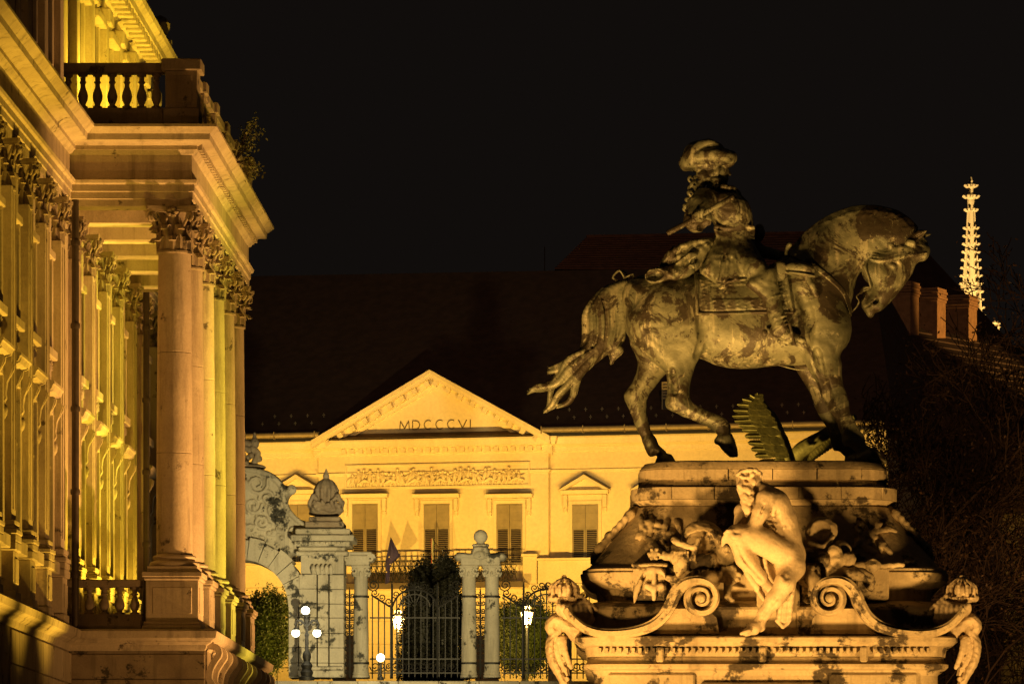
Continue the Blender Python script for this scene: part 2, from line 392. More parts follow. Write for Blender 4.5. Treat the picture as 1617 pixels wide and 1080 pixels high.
# ---------------------------------------------------------------- corinthian capital (unit: neck radius .48, height 1.35, abacus half .80)
def capital_mesh(name):
    m = MB(); H = 1.35
    m.lathe([(.50,-.05),(.55,-.03),(.55,.03),(.49,.05),(.47,.3),(.47,.8),(.52,1.05),(.60,1.18)], 20)
    def leaf(a, z0, h, w, r0, out, curl):
        ca, sa = math.cos(a), math.sin(a); rows = []
        for i in range(9):
            t = i/8; r = r0 + out*t**2.2; z = z0 + h*math.sin(min(1, t*1.12)*math.pi/2)
            if t > .78: u = (t-.78)/.22; r += curl*u; z -= curl*1.1*u*u
            ww = w*(1-.25*t)*(.82+.25*abs(math.sin(t*11)))*(1 if t < .9 else .7)
            rows.append((r, z, ww))
        vs = []; fs = []
        for r, z, ww in rows:
            for s, dr in ((-1, -.05), (-.5, .0), (0, .055), (.5, .0), (1, -.05)):
                vs.append(((r+dr)*ca - s*ww*sa, (r+dr)*sa + s*ww*ca, z))
        n = len(rows)
        for r, z, ww in rows:
            for s in (-1, -.5, 0, .5, 1): vs.append(((r-.10)*ca - s*ww*sa, (r-.10)*sa + s*ww*ca, z-.02))
        o = n*5
        for i in range(n-1):
            for k in range(4):
                fs.append((i*5+k, i*5+k+1, i*5+k+6, i*5+k+5)); fs.append((o+i*5+k+5, o+i*5+k+6, o+i*5+k+1, o+i*5+k))
            fs.append((i*5, i*5+5, o+i*5+5, o+i*5)); fs.append((i*5+4, o+i*5+4, o+i*5+9, i*5+9))
        for k in range(4): fs.append(((n-1)*5+k, (n-1)*5+k+1, o+(n-1)*5+k+1, o+(n-1)*5+k))
        m.add(vs, fs)
    for k in range(8): leaf(k*math.pi/4, .05, .42, .19, .50, .10, .14)
    for k in range(8): leaf(k*math.pi/4+math.pi/8, .08, .74, .18, .51, .12, .15)
    for k in range(4):                                                    # corner volutes
        a = math.pi/4 + k*math.pi/2
        for s in (-1, 1):
            b = a + s*.10; pts = []; rad = []
            for i in range(6): t = i/5; pts.append(((.50+.36*t)*math.cos(a+s*(.34-.24*t)), (.50+.36*t)*math.sin(a+s*(.34-.24*t)), .55+.60*t)); rad.append(.05)
            c = Vector(((.82)*math.cos(b), (.82)*math.sin(b), 1.02))
            for i in range(14):
                th = math.pi/2 - i*.75; rr = .15*(1-i/15); pts.append((c.x+rr*math.cos(th)*math.cos(a), c.y+rr*math.cos(th)*math.sin(a), c.z+rr*math.sin(th))); rad.append(.05-.0015*i)
            m.tube(pts, rad, 6)
    for k in range(4):                                                    # rosette
        a = k*math.pi/2
        for j in range(5):
            t = j*2*math.pi/5; m.lathe([(0,-.08),(.07,-.05),(.09,0),(.06,.05),(0,.07)], 7, ((.70)*math.cos(a)-.10*math.cos(t)*math.sin(a), .70*math.sin(a)+.10*math.cos(t)*math.cos(a), 1.16+.10*math.sin(t)))
        for s in (-1, 1):
            pts = [((.56+.03*i/8)*math.cos(a+s*(.55-.3*i/8)), (.58+.03*i/8)*math.sin(a+s*(.55-.3*i/8)), .62+.5*i/8) for i in range(7)]
            m.tube(pts, .045, 6)
    pts = []
    for k in range(4):                                                    # abacus with hollowed sides
        for i in range(7):
            t = -1+2*i/6; r = .80 - .14*(1-t*t)
            x, y = r, .80*t*.92
            a = k*math.pi/2; pts.append((x*math.cos(a)-y*math.sin(a), x*math.sin(a)+y*math.cos(a)))
    for s, z0, z1 in ((.95, 1.17, 1.23), (1, 1.235, 1.345)): m.prism([(x*s, y*s) for x, y in pts], z0, z1, 'z')
    return m.mesh(name, 40)
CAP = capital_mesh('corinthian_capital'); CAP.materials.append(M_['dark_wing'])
def base_mesh(r):
    m = MB(); m.box(-r*1.38, r*1.38, -r*1.38, r*1.38, 0, .18, .015)
    m.lathe([(r*1.3,.18),(r*1.38,.23),(r*1.38,.29),(r*1.3,.34),(r*1.14,.36),(r*1.10,.40),(r*1.18,.43),(r*1.22,.47),(r*1.16,.52),(r*1.02,.54),(r,.58)], 28)
    return m.mesh('column_base', 40)
def baluster_mesh(h, r):
    p = [(1.0,0),(1.0,.07),(.6,.09),(.55,.13),(.95,.25),(1.05,.36),(.9,.46),(.5,.62),(.45,.70),(.7,.74),(.7,.77),(.5,.79),(.55,.90),(.95,.92),(.95,1)]
    return MB().lathe([(r*a, h*b) for a, b in p], 12).mesh('baluster', 50)
def wing():
    XW = -17.6; XC = -14.16; YC = [150+4*k for k in range(6)]
    st, dk = M_['wing'], M_['dark_wing']
    root = thing('palace_wing', 'ornate stone palace front with giant columned porch, lit gold at night', 'building', (XC, 150, 0))
    P = lambda m, n, mt=None, par=None, sm=None: m.build(n, mt or st, par or root, sm)
    # ------------ walls
    P(MB().box(XW-6, XW, 96, 180, 9.3, 31.2), 'wall')
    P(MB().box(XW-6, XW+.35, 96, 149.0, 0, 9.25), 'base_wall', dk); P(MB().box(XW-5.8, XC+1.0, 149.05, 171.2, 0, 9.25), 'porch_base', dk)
    for (x0, x1, y) in ((XW+.4, XC+1.0, 149.05),):                         # stone courses on the porch base front
        for k, (z0, z1) in enumerate(((7.9,8.62),(7.1,7.86),(6.3,7.06))): P(MB().box(x0, x1, y-.06, y+.02, z0, z1, .02), 'stone_course', dk)
    for k in range(6):
        for j in range(2): P(MB().box(XW+.36, XW+.42, 135+k*2.35, 137.3+k*2.35, 7.75-j*.95, 8.65-j*.95, .015), 'stone_block', st)
    ledge = [(0,8.72),(.05,8.78),(.08,8.9),(.22,8.98),(.24,9.02),(.38,9.1),(.42,9.3),(.34,9.36),(0,9.38)]
    pth = [(XW+.36,96),(XW+.36,149.0),(XC+.98,149.0),(XC+.98,171.25),(XW+.36,171.25),(XW+.36,181)]
    pth = [(x, y) for x, y in pth]
    P(MB().sweep(ledge, pth), 'ledge', st, None, 30)
    for k in range(12):                                                   # scroll brackets under the porch ledge
        y = 149.5+k*1.95
        b = MB(); path = [(XC+1.0,8.9),(XC+1.32,8.85),(XC+1.40,8.65),(XC+1.28,8.45),(XC+1.14,8.2),(XC+1.10,7.9),(XC+1.2,7.7),(XC+1.14,7.55),(XC+1.02,7.6)]
        s = spline(path, 4); b.band([(a, c) for a, c in s], .09, y-.22, y+.22)
        P(b, 'bracket', st, None, 40)
    # ------------ columns
    zb, zt = 11.12, 22.18
    cb = base_mesh(.55); cb.materials.append(st); shafts = []
    n = 32; zs = [zb+.58+(zt-1.35-zb-.58)*i/12 for i in range(13)]
    def rad(z): t = (z-zb)/(zt-zb); return .55*(1-.13*max(0, t-.25)**1.4/.67)
    me_s = []
    for a, b in ((0, 4), (4, 8), (8, 12)):
        me_s.append(MB().lathe([(rad(zs[a])-.012, zs[a]+.004)]+[(rad(z), z+(.02 if i == 0 else (-.02 if i == b-a else 0))) for i, z in enumerate(zs[a:b+1])]+[(rad(zs[b])-.012, zs[b]-.004)], n).mesh('drum', 20))
    for me in me_s: me.materials.append(st)
    ped = MB().box(-.80, .80, -.80, .80, 9.62, 10.86, .02).box(-.90,.90,-.90,.90,9.38,9.5,.02).box(-.86,.86,-.86,.86,9.502,9.62,.03).box(-.86,.86,-.86,.86,10.862,10.96,.03).box(-.91,.91,-.91,.91,10.962,11.115,.02)
    ped.box(-.6,.6,-.83,-.79,9.85,10.65,.02).box(.79,.83,-.6,.6,9.85,10.65,.02)
    ped = ped.mesh('pedestal'); ped.materials.append(st)
    for y in YC:
        M = T(XC, y, 0); c = put('column', me_s[0], None, root, M)
        put('drum', me_s[1], None, c, M); put('drum', me_s[2], None, c, M)
        put('base', cb, None, c, M @ T(0,0,zb)); put('capital', CAP, None, c, M @ T(0,0,zt-1.35)); put('pedestal', ped, None, c, M)
    # ------------ entablature wraps wall and porch
    e = [(0,22.18),(0,22.38),(.04,22.4),(.04,22.6),(.09,22.62),(.09,22.82),(.17,22.86),(.20,22.95),(.02,22.99),(.02,23.72),
         (.10,23.76),(.16,23.84),(.20,23.86),(.20,23.98),(.34,24.06),(.60,24.10),(.62,24.28),(.68,24.32),(.80,24.44),(.84,24.46),(.84,24.54),(.1,24.6),(-.4,24.6)]
    xf = XC + .56
    path = [(XW+.32,96),(XW+.32,149.42),(xf,149.42),(xf,171.0),(XW+.32,171.0),(XW+.32,181)]
    P(MB().sweep(e, path), 'entablature', st, None, 28)
    for k in range(41):                                                    # dentil blocks along the porch side
        y = 149.4+k*.53; P(MB().box(xf+.2, xf+.33, y, y+.3, 23.86, 24.03, .01), 'dentil', st)
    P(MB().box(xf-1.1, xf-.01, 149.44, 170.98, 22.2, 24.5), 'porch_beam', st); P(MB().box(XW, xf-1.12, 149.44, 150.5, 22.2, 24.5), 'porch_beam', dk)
    P(MB().box(XW, xf-1.12, 150.52, 170.9, 23.1, 24.4), 'porch_ceiling', st)
    for y in YC[1:]:
        P(MB().box(XW, xf-1.12, y-.5, y+.5, 22.22, 23.1), 'ceiling_beam', st)
        for o in (-.62, .5): P(MB().box(XW, xf-1.12, y+o, y+o+.12, 22.75, 23.1), 'beam_moulding', st)
    for y in YC[:-1]: P(MB().box(XW+.9, xf-1.9, y+1.2, y+2.8, 22.96, 23.1, .04), 'ceiling_panel', st)
    # ------------ upper balustrade on the porch
    def rail(y0, y1, x0, x1, z0, h, name, ned):
        """a run along x (y0==y1) or along y"""
        b0 = MB(); al = x1 - x0 > y1 - y0
        dx, dy = (0, .24) if al else (.24, 0)
        b0.box(x0-dx*1.2, x1+dx*1.2, y0-dy*1.2, y1+dy*1.2, z0, z0+.30*h, .015)
        r = P(b0, name, dk)
        P(MB().box(x0-dx*1.15, x1+dx*1.15, y0-dy*1.15, y1+dy*1.15, z0+.85*h, z0+h, .03), 'handrail', dk, r)
        me = rail.cache.setdefault(h, baluster_mesh(.55*h, .15)); L = (x1-x0) if al else (y1-y0); k = max(1, int(L/ned))
        if not me.materials: me.materials.append(dk)
        for i in range(k):
            t = (i+.5)/k; put('baluster', me, None, r, T(x0+(x1-x0)*t, y0+(y1-y0)*t, z0+.30*h))
    rail.cache = {}
    xp = xf - .28
    def ppost(x, y, z0, h, w_):
        P(MB().box(x-w_, x+w_, y-w_, y+w_, z0, z0+.28*h, .02).box(x-w_*.9, x+w_*.9, y-w_*.9, y+w_*.9, z0+.281*h, z0+.86*h, .02).box(x-w_*1.12, x+w_*1.12, y-w_*1.12, y+w_*1.12, z0+.861*h, z0+h*1.04, .03)
          .box(x-w_*.6, x+w_*.6, y-w_*.93, y+w_*.93, z0+.36*h, z0+.78*h, .01), 'balustrade_post', dk)
    rail(149.9, 149.9, XW, xp-.6, 24.6, 1.95, 'balustrade', .41)
    for k, y in enumerate(YC):
        ppost(xp-.02, y-.1 if k == 0 else y, 24.6, 1.95, .54 if k in (0, 5) else .36)
        if k < 5: rail(y+.55, y+3.55, xp, xp, 24.6, 1.95, 'balustrade', .43)
    # ------------ lower balustrade
    rail(149.7, 149.7, XW+.2, XC-.95, 9.4, 1.5, 'balustrade', .42)
    for y in YC[:-1]: rail(y+.95, y+3.05, XC+.1, XC+.1, 9.4, 1.5, 'balustrade', .42)
    # ------------ pilasters and window bays on the wall
    pil = MB().box(-.05, .30, -.42, .42, 11.7, 20.9, .02).box(.3,.33,-.30,-.26,12,20.7).box(.3,.33,.26,.30,12,20.7).mesh('pilaster'); pil.materials.append(st)
    pbase = MB()
    for z0, z1, o in ((11.1,11.3,.14),(11.302,11.44,.17),(11.442,11.55,.08),(11.552,11.7,.10)): pbase.box(-.05, .3+o, -.42-o, .42+o, z0, z1, .025)
    pbase.box(-.05,.42,-.58,.58,9.36,9.75,.02).box(-.05,.36,-.52,.52,9.752,10.85,.02).box(-.05,.44,-.6,.6,10.852,11.098,.03).box(.36,.40,-.34,.34,9.95,10.65,.02)
    pbase = pbase.mesh('pedestal'); pbase.materials.append(st)
    ys = [101.3,105.2,109.1,113.0,116.9,120.8,124.7,128.6,132.5,136.3,140.1,144.0,147.9,152.2,156.4,160.6,164.8,169.0,173.0,177.0]
    for y in ys:
        M = T(XW, y, 0); p = put('pilaster', pil, None, root, M)
        put('pedestal', pbase, None, p, M); put('capital', CAP, None, p, M @ T(-.05,0,20.83) @ SC(.74,.74,1))
    hood = MB().sweep([(0,16.0),(.06,16.02),(.10,16.12),(.30,16.18),(.36,16.32),(.40,16.34),(.40,16.42),(0,16.52)], [(.02,-1.25),(.02,1.25)])
    hood = hood.mesh('window_hood', 30); hood.materials.append(st)
    con = MB().prism([(0,15.97),(.33,15.97),(.36,15.84),(.30,15.66),(.19,15.42),(.15,15.12),(.17,14.98),(.10,14.86),(0,14.84)], -.15, .15)
    con.prism([(.30,15.93),(.40,15.9),(.38,15.76),(.27,15.56),(.2,15.5)], -.08, .08).lathe([(.03,-.30),(.09,-.2),(.12,-.05),(.08,.08),(.02,.12)], 8, (.09,0,14.72))
    con = con.mesh('hood_bracket', 40); con.materials.append(st)
    fr = MB()
    for y0, y1, z0, z1 in ((-1.0,-.72,11.3,15.9),(.72,1.0,11.3,15.9),(-1.0,1.0,15.6,15.95)): fr.box(-.02,.16,y0,y1,z0,z1,.02)
    fr.box(-.02,.3,-1.2,1.2,10.9,11.28,.03)
    fr = fr.mesh('window_surround'); fr.materials.append(st)
    gl = MB().box(.005,.03,-.72,.72,11.3,15.6); gl = gl.mesh('window'); gl.materials.append(M_['glass'])
    bar = MB().box(.031,.07,-.03,.03,11.3,15.6).box(.031,.07,-.72,.72,14.0,14.08).mesh('glazing_bar'); bar.materials.append(M_['shutter'])
    f2 = MB().box(-.02,.14,-.85,-.62,17.5,20.2,.02).box(-.02,.14,.62,.85,17.5,20.2,.02).box(-.02,.2,-.95,.95,20.2,20.45,.03).box(-.02,.26,-.95,.95,17.22,17.5,.03).mesh('window_surround'); f2.materials.append(st)
    g2 = MB().box(.005,.03,-.62,.62,17.5,20.2).mesh('window'); g2.materials.append(M_['glass'])
    orn = MB(); rn = random.Random(2)
    for k in range(16):
        a = rn.random()*6.28; r = .4*rn.random(); orn.lathe([(0,-.1),(.09,-.06),(.11,0),(.07,.07),(0,.1)], 7, (.12+.12*rn.random(), r*1.6*math.cos(a), 17.0+r*math.sin(a)))
    orn.lathe([(.05,-.45),(.16,-.3),(.2,0),(.16,.25),(.04,.4)], 9, (.16,0,17.0)); orn = orn.mesh('carved_ornament', 60); orn.materials.append(st)
    f3 = MB().box(-.02,.14,-1.0,-.7,26,29.3,.02).box(-.02,.14,.7,1.0,26,29.3,.02).box(-.02,.35,-1.15,1.15,29.3,29.6,.04).mesh('window_surround'); f3.materials.append(st)
    g3 = MB().box(.005,.03,-.7,.7,26,29.3).mesh('window'); g3.materials.append(M_['glass'])
    pil3 = MB().box(-.05,.28,-.36,.36,25,30.1,.02).box(-.05,.4,-.45,.45,29.6,30.1,.05).box(-.05,.4,-.45,.45,24.65,25.3,.04).mesh('upper_pilaster'); pil3.materials.append(st)
    for a, b in zip(ys[:-1], ys[1:]):
        if a == 147.9 or a == 169.0: continue
        M = T(XW, (a+b)/2, 0)
        for me_f, me_g in ((fr, gl), (f2, g2), (f3, g3)):
            wn = put('window', me_g, None, root, M); put('surround', me_f, None, wn, M)
            if me_f is fr:
                put('hood', hood, None, wn, M); put('glazing_bar', bar, None, wn, M); put('carved_ornament', orn, None, wn, M @ T(0,0,8.5) @ SC(.6,.8,.5))
                for s in (-.98, .98): put('bracket', con, None, wn, M @ T(.05, s, 0))
    for y in ys: put('upper_pilaster', pil3, None, root, T(XW, y, 0))
    # ------------ top cornice
    c3 = [(0,30.1),(.08,30.16),(.08,30.5),(.2,30.55),(.28,30.7),(.75,30.8),(.78,31.0),(.95,31.15),(1.0,31.3),(0,31.35)]
    P(MB().sweep(c3, [(XW,96),(XW,176.5),(XW-5,176.5)]), 'top_cornice', st, None, 28)
    for k in range(50):
        y = 131+k*.92
        if y < 176: P(MB().box(XW+.2, XW+.72, y, y+.36, 30.5, 30.79, .03), 'cornice_bracket', st)
    for y in (158.5, 166.5, 175.2): P(MB().lathe([(.3,0),(.42,.15),(.42,.3),(.2,.4),(.34,.7),(.36,.9),(.2,1.1),(0,1.2)], 12, (XW+.55, y, 31.3)), 'parapet_urn', dk, None, 40)
    # ------------ rain pipes
    for x, y in ((XW+.55, 148.9), (XW+.42, 171.6)):
        b = MB().tube([(x, y, 9.4), (x, y, 22.3)], .11, 10)
        for z in (11, 13.5, 16, 18.5, 21): b.lathe([(.14,-.08),(.15,0),(.14,.08)], 10, (x, y, z))
        P(b, 'rain_pipe', M_['pipe'], None, 50)
wing()
# ================================================================ classical palace with pediment
PA = 13.0; PX0 = xx(685, 245.0); MP = T(PX0, 245.0, 0) @ RZ(-PA)
def pu(px):
    c, s = math.cos(R(PA)), math.sin(R(PA)); k = (px-CX)/F
    return (k*245.0 - PX0)/(c + k*s)
def pz(px, py): return EYE + (HY-py)*(245.0 - pu(px)*math.sin(R(PA)))/F
def palace():
    pt, tr, ld, bk = M_['paint'], M_['trim'], M_['lead'], M_['black']
    root = thing('classical_palace', 'cream classical palace with dated pediment and dark roof behind the iron gate', 'building', (PX0, 245, 9.2))
    def P(m, n, mt=None, par=None, sm=None, M=None): return m.build(n, mt or pt, par or root, sm, MP @ (M or Matrix()))
    U = pu; cz = pz(684, 712)                        # underside of main cornice
    zc = pz(684, 700)
    P(MB().box(U(250), U(1400), .35, 14, 9.1, zc), 'wall')
    ul, ur = U(503), U(866)
    P(MB().box(ul, ur, 0, .34, 9.1, zc), 'centre_wall')
    # cornice on sides and centre, stops and breaks forward
    cor = [(0, zc-.55),(.08,zc-.5),(.1,zc-.3),(.3,zc-.2),(.40,zc-.16),(.44,zc+.02),(.50,zc+.12),(.50,zc+.2),(0,zc+.22)]
    P(MB().sweep(cor, [(U(250),.36),(ul-.03,.36),(ul-.03,0),(ur+.03,0),(ur+.03,.36),(U(1400),.36)]), 'cornice', tr, None, 30)
    P(MB().sweep([(0,zc-1.55),(.05,zc-1.52),(.09,zc-1.4),(0,zc-1.36)], [(U(250),.36),(ul-.01,.36),(ul-.01,0),(ur+.01,0),(ur+.01,.36),(U(1400),.36)]), 'string_course', tr)
    n = 24
    for k in range(n):
        u = U(545)+(U(853)-U(545))*k/(n-1); P(MB().box(u-.11, u+.11, -.30, .0, zc-.46, zc-.22, .01), 'dentil', tr)
    # pediment
    ua, za = U(684), pz(684, 586); ue, ze = U(497), zc+.2; uf = U(873)
    th = .72
    ped = P(MB().prism([(ue+1.2, ze), (uf-1.2, ze), (ua, za-.65)], .05, 1.2), 'pediment', pt)
    for sgn, u0 in ((1, ue), (-1, uf)):
        L = math.hypot(ua-u0, za-ze); du, dz = (ua-u0)/L, (za-ze)/L
        nx_, nz_ = (-dz*sgn, du*sgn)
        def pt2(t, o): return (u0+du*t+nx_*o*1.0, ze+dz*t+nz_*o)
        for o0, o1, y0, nm in ((0,-.16,-.72,'raking_cornice'), (-.161,-.34,-.62,'raking_cornice'), (-.342,-.62,-.22,'raking_moulding'), (-.622,-.80,-.08,'raking_moulding')):
            a, b = pt2(0, o0), pt2(L, o0); c, d = pt2(L, o1), pt2(0, o1)
            # meet at the apex line
            def cut(p): return p
            bb = (ua, za + o0/abs(du)); cc = (ua, za + o1/abs(du)); aa = (u0, ze + (za-ze)*0 + o0/abs(du)); dd = (u0, ze + o1/abs(du))
            P(MB().prism([aa, bb, cc, dd], y0, .06), nm, tr, ped)
        for k in range(9):
            t = L*(k+.9)/9.6; c = pt2(t, -.48); P(MB().box(-.13, .13, -.5, -.2, -.14, .12, .01), 'modillion', tr, ped, None, T(c[0], 0, c[1]) @ Matrix.Rotation(-math.atan2(dz, du)*1, 4, 'Y'))
    zl = ze + .22
    P(MB().add([(U(520),-.6,ze+.05),(U(848),-.6,ze+.05),(U(815),.02,zl),(U(565),.02,zl),(U(520),.02,ze+.05),(U(848),.02,ze+.05)], [(0,1,2,3),(0,3,4),(1,5,2),(0,4,5,1),(3,2,5,4)]), 'cornice_shade_sheet', ld, ped)  # thin dark lead sheet, shaped after the cornice's shadow on the tympanum
    # carved year
    h = .42; x = U(631); zt = pz(690, 677)
    def letter(strokes, w_):
        m = MB()
        for s in strokes: m.band([(x+a*w_, zt+b*h) for a, b in s], .017, .005, .05)
        P(m, 'numeral', M_['ink'], ped)
    arc = lambda a0, a1, cx, cy_, rx, ry: [(cx+rx*math.cos(R(a0+(a1-a0)*i/14)), cy_+ry*math.sin(R(a0+(a1-a0)*i/14))) for i in range(15)]
    for ch, w_, adv in (('M',.5,.66),('D',.38,.60),('C',.38,.60),('C',.38,.60),('C',.38,.56),('V',.42,.56),('I',.1,.3)):
        S_ = {'M': [[(0,0),(.08,1)],[(.08,1),(.5,.1)],[(.5,.1),(.92,1)],[(.92,1),(1,0)]], 'D': [[(0,0),(0,1)],[(0,1),(.3,1)]+arc(90,-90,.35,.5,.62,.5)+[(.0,0)]],
              'C': [arc(52,308,.55,.5,.55,.52)], 'V': [[(0,1),(.5,0)],[(.5,0),(1,1)]], 'I': [[(.5,0),(.5,1)]]}[ch]
        letter(S_, w_); x += adv
    # relief frieze
    u0, u1 = U(548), U(835); z0, z1 = pz(690,767), pz(690,734)
    rp = P(MB().box(u0, u1, -.012, -.002, z0, z1), 'relief_panel', tr)
    for a, b, c, d in ((u0-.07,u1+.07,z1,z1+.07),(u0-.07,u1+.07,z0-.08,z0),(u0-.07,u0,z0+.002,z1-.002),(u1,u1+.07,z0+.002,z1-.002)): P(MB().box(a, b, -.09, -.001, c, d), 'panel_moulding', tr, rp)
    rn = random.Random(4); hgt = z1-z0
    for k in range(34):                                            # standing and seated figures in low relief
        u = u0+.3+(u1-u0-.6)*(k+.5*rn.random())/34; hh = hgt*(.55+.3*rn.random()); lean = .25*(rn.random()-.5)
        m = MB(); y = -.07
        m.tube([(u,y,z0+hh*.42),(u+lean*.5,y-.02,z0+hh*.65),(u+lean*.6,y,z0+hh*.85)], [.10,.12,.06], 6)
        m.lathe([(0,-.085),(.06,-.05),(.08,0),(.06,.06),(0,.085)], 7, (u+lean*.6,y-.03,z0+hh*.95))
        for s in (-1, 1):
            f = .12*s+.15*(rn.random()-.5); m.tube([(u,y,z0+hh*.45),(u+f*.7,y-.03,z0+hh*.22),(u+f,y,z0+.03)], [.08,.06,.04], 5)
            a = rn.random()*2.4-1.2; m.tube([(u+lean*.6,y,z0+hh*.8),(u+lean*.6+.16*s,y-.04,z0+hh*.66),(u+lean*.6+.3*s,y-.03,z0+hh*(.62+.2*a))], [.05,.045,.03], 5)
        if k % 5 == 2: m.tube([(u-.25,y,z0+.15),(u+.1,y-.03,z0+.35),(u+.5,y,z0+.2)], [.08,.12,.05], 6)
        P(m, 'relief_figure', tr, rp, 60)
    # windows
    def window(px, kind):
        u = U(px); w_ = .66; zt_, zb_ = pz(px, 796), pz(px, 892); zm = pz(px, 832)
        o = P(MB().box(u-w_, u+w_, -.02 if kind == 'flat' else .33, .3 if kind == 'flat' else .7, zb_, zt_), 'window', M_['glass'])
        y0 = -.035 if kind == 'flat' else .315
        for s in (-1, 1):
            a, b = (u-w_, u-.01) if s < 0 else (u+.01, u+w_)
            m = MB().box(a, b, y0-.03, y0, zm, zt_)
            P(m, 'shutter', M_['shutter'], o)
            for i in range(3): z = zm+(zt_-zm)*i/3+.03; P(MB().box(a+.07, b-.07, y0-.045, y0-.03, z, z+(zt_-zm)/3-.08), 'shutter_panel', M_['shutter'], o)
            m = MB(); n_ = 18
            m.box(a, a+.07, y0-.05, y0, zb_, zm).box(b-.07, b, y0-.05, y0, zb_, zm).box(a+.07, b-.07, y0-.05, y0, zm-.1, zm).box(a+.07, b-.07, y0-.05, y0, zb_, zb_+.1)
            P(m, 'louvre_frame', M_['shutter'], o)
            sl = MB()
            for i in range(n_):
                z = zb_+.14+(zm-zb_-.28)*i/(n_-1); sl.add([(a+.07,y0-.05,z-.025),(b-.07,y0-.05,z-.025),(b-.07,y0-.015,z+.02),(a+.07,y0-.015,z+.02)], [(0,1,2,3)])
            tag(P(sl, 'louvre_slats', M_['shutter'], o), kind='stuff')
        # architrave, brackets, hood
        yy = 0 if kind == 'flat' else .345
        for a, b, c, d in ((u-w_-.16,u-w_-.005,zb_,zt_+.02),(u+w_+.005,u+w_+.16,zb_,zt_+.02),(u-w_-.16,u+w_+.16,zt_+.022,zt_+.2)): P(MB().box(a, b, yy-.08, yy, c, d), 'architrave', tr, o)
        zh = pz(px, 783) if kind == 'flat' else pz(px, 776)
        for s in (-1, 1): P(MB().box(u+s*1.0-.11, u+s*1.0+.11, yy-.22, yy, zh-.75, zh-.12, .03).box(u+s*1.0-.09, u+s*1.0+.09, yy-.14, yy, zh-1.0, zh-.752, .03), 'bracket', tr, o)
        P(MB().box(u-.86, u+.86, yy-.05, yy, zt_+.22, zh-.13), 'frieze', tr, o)
        P(MB().sweep([(0,zh-.12),(.3,zh-.1),(.34,zh+.03),(.4,zh+.08),(0,zh+.1)], [(u-1.2,yy),(u+1.2,yy)]), 'hood', tr, o)
        if kind == 'flat':
            P(MB().add([(u-1.22,yy-.42,zh+.1),(u+1.22,yy-.42,zh+.1),(u+1.1,yy-.003,zh+.2),(u-1.1,yy-.003,zh+.2)], [(0,1,2,3)]), 'hood_shade_sheet', ld, o)  # small dark lead strip, shaped after the hood's shadow on the wall
        else:
            za_ = pz(px, 749); m = MB()
            P(MB().prism([(u-1.1,zh+.1),(u+1.1,zh+.1),(u,za_-.15)], yy-.1, yy), 'small_pediment', tr, o)
            for s in (-1, 1):
                P(MB().prism([(u+s*1.28,zh+.1),(u,za_),(u,za_-.2),(u+s*.98,zh+.1)], yy-.42, yy), 'raking_moulding', tr, o)
                P(MB().add([(u+s*1.3,yy-.44,zh+.12),(u,yy-.44,za_+.02),(u,yy,za_+.1),(u+s*1.3,yy,zh+.2)], [(0,1,2,3)]), 'flashing', ld, o)
        return o
    for px in (577, 690, 805): window(px, 'flat')
    for px in (354, 467, 922, 1035, 1148, 1261): window(px, 'ped')
    # balcony and rails
    zf, zr = pz(690, 924), pz(690, 887)
    P(MB().sweep([(0,zf-.5),(.1,zf-.45),(.2,zf-.25),(.34,zf-.2),(.34,zf-.02),(0,zf)], [(U(300),.0),(U(1400),.0)]), 'floor_band', tr)
    bal = P(MB().box(U(545), U(838), -1.3, 0, zf-.18, zf+.02), 'balcony_slab', tr)
    P(MB().box(U(545), U(838), -1.42, -1.3, zf-.22, zf+.06), 'balcony_edge', ld, bal)
    a, b = U(580), U(826)
    P(MB().box(a, b, -1.28, -1.22, zr-.03, zr+.03), 'railing_bar', M_['iron'], bal); P(MB().box(a, b, -1.27, -1.23, zr-.28, zr-.24), 'railing_bar', M_['iron'], bal); P(MB().box(a, b, -1.28, -1.22, zf+.12, zf+.16), 'railing_bar', M_['iron'], bal)
    n = 28
    for k in range(n):
        u = a+(b-a)*(k+.5)/n; w_ = (b-a)/n/2; m = MB()
        m.tube([(u-w_,-1.25,zf+.16),(u+w_,-1.25,zr-.26)], .016, 4).tube([(u+w_,-1.25,zf+.16),(u-w_,-1.25,zr-.26)], .016, 4)
        m.tube([(u+.12*math.cos(t),-1.25,zf+.55+.12*math.sin(t)) for t in np.linspace(0,6.28,9)], .016, 4)
        P(m, 'railing_lattice', M_['iron'], bal)
        P(MB().tube([(u-w_,-1.25,zf+.12),(u-w_,-1.25,zr)], .02, 5), 'railing_upright', M_['iron'], bal)
    for px0, px1, t_ in ((828,850,.22),(852,1010,0.0),(1010,1420,0.0),(300,545,0.0)):
        P(MB().box(U(px0), U(px1), -.34, -.001, zf, zr-.05+t_), 'parapet', tr)
        P(MB().box(U(px0)-.05, U(px1)+.05, -.42, -.002, zr-.04+t_, zr+.08+t_), 'parapet_cap', tr)
    # ground floor: banded stone blocks and louvred openings
    zg = 9.15; rows = 6; hb = (zf-.6-zg)/rows
    for j in range(rows):
        px = 330+(j % 2)*18
        while px < 1360:
            P(MB().box(U(px)+.02, U(px+36)-.02, -.06, -.003, zg+j*hb+.02, zg+(j+1)*hb-.02, .015), 'stone_block', pt); px += 36
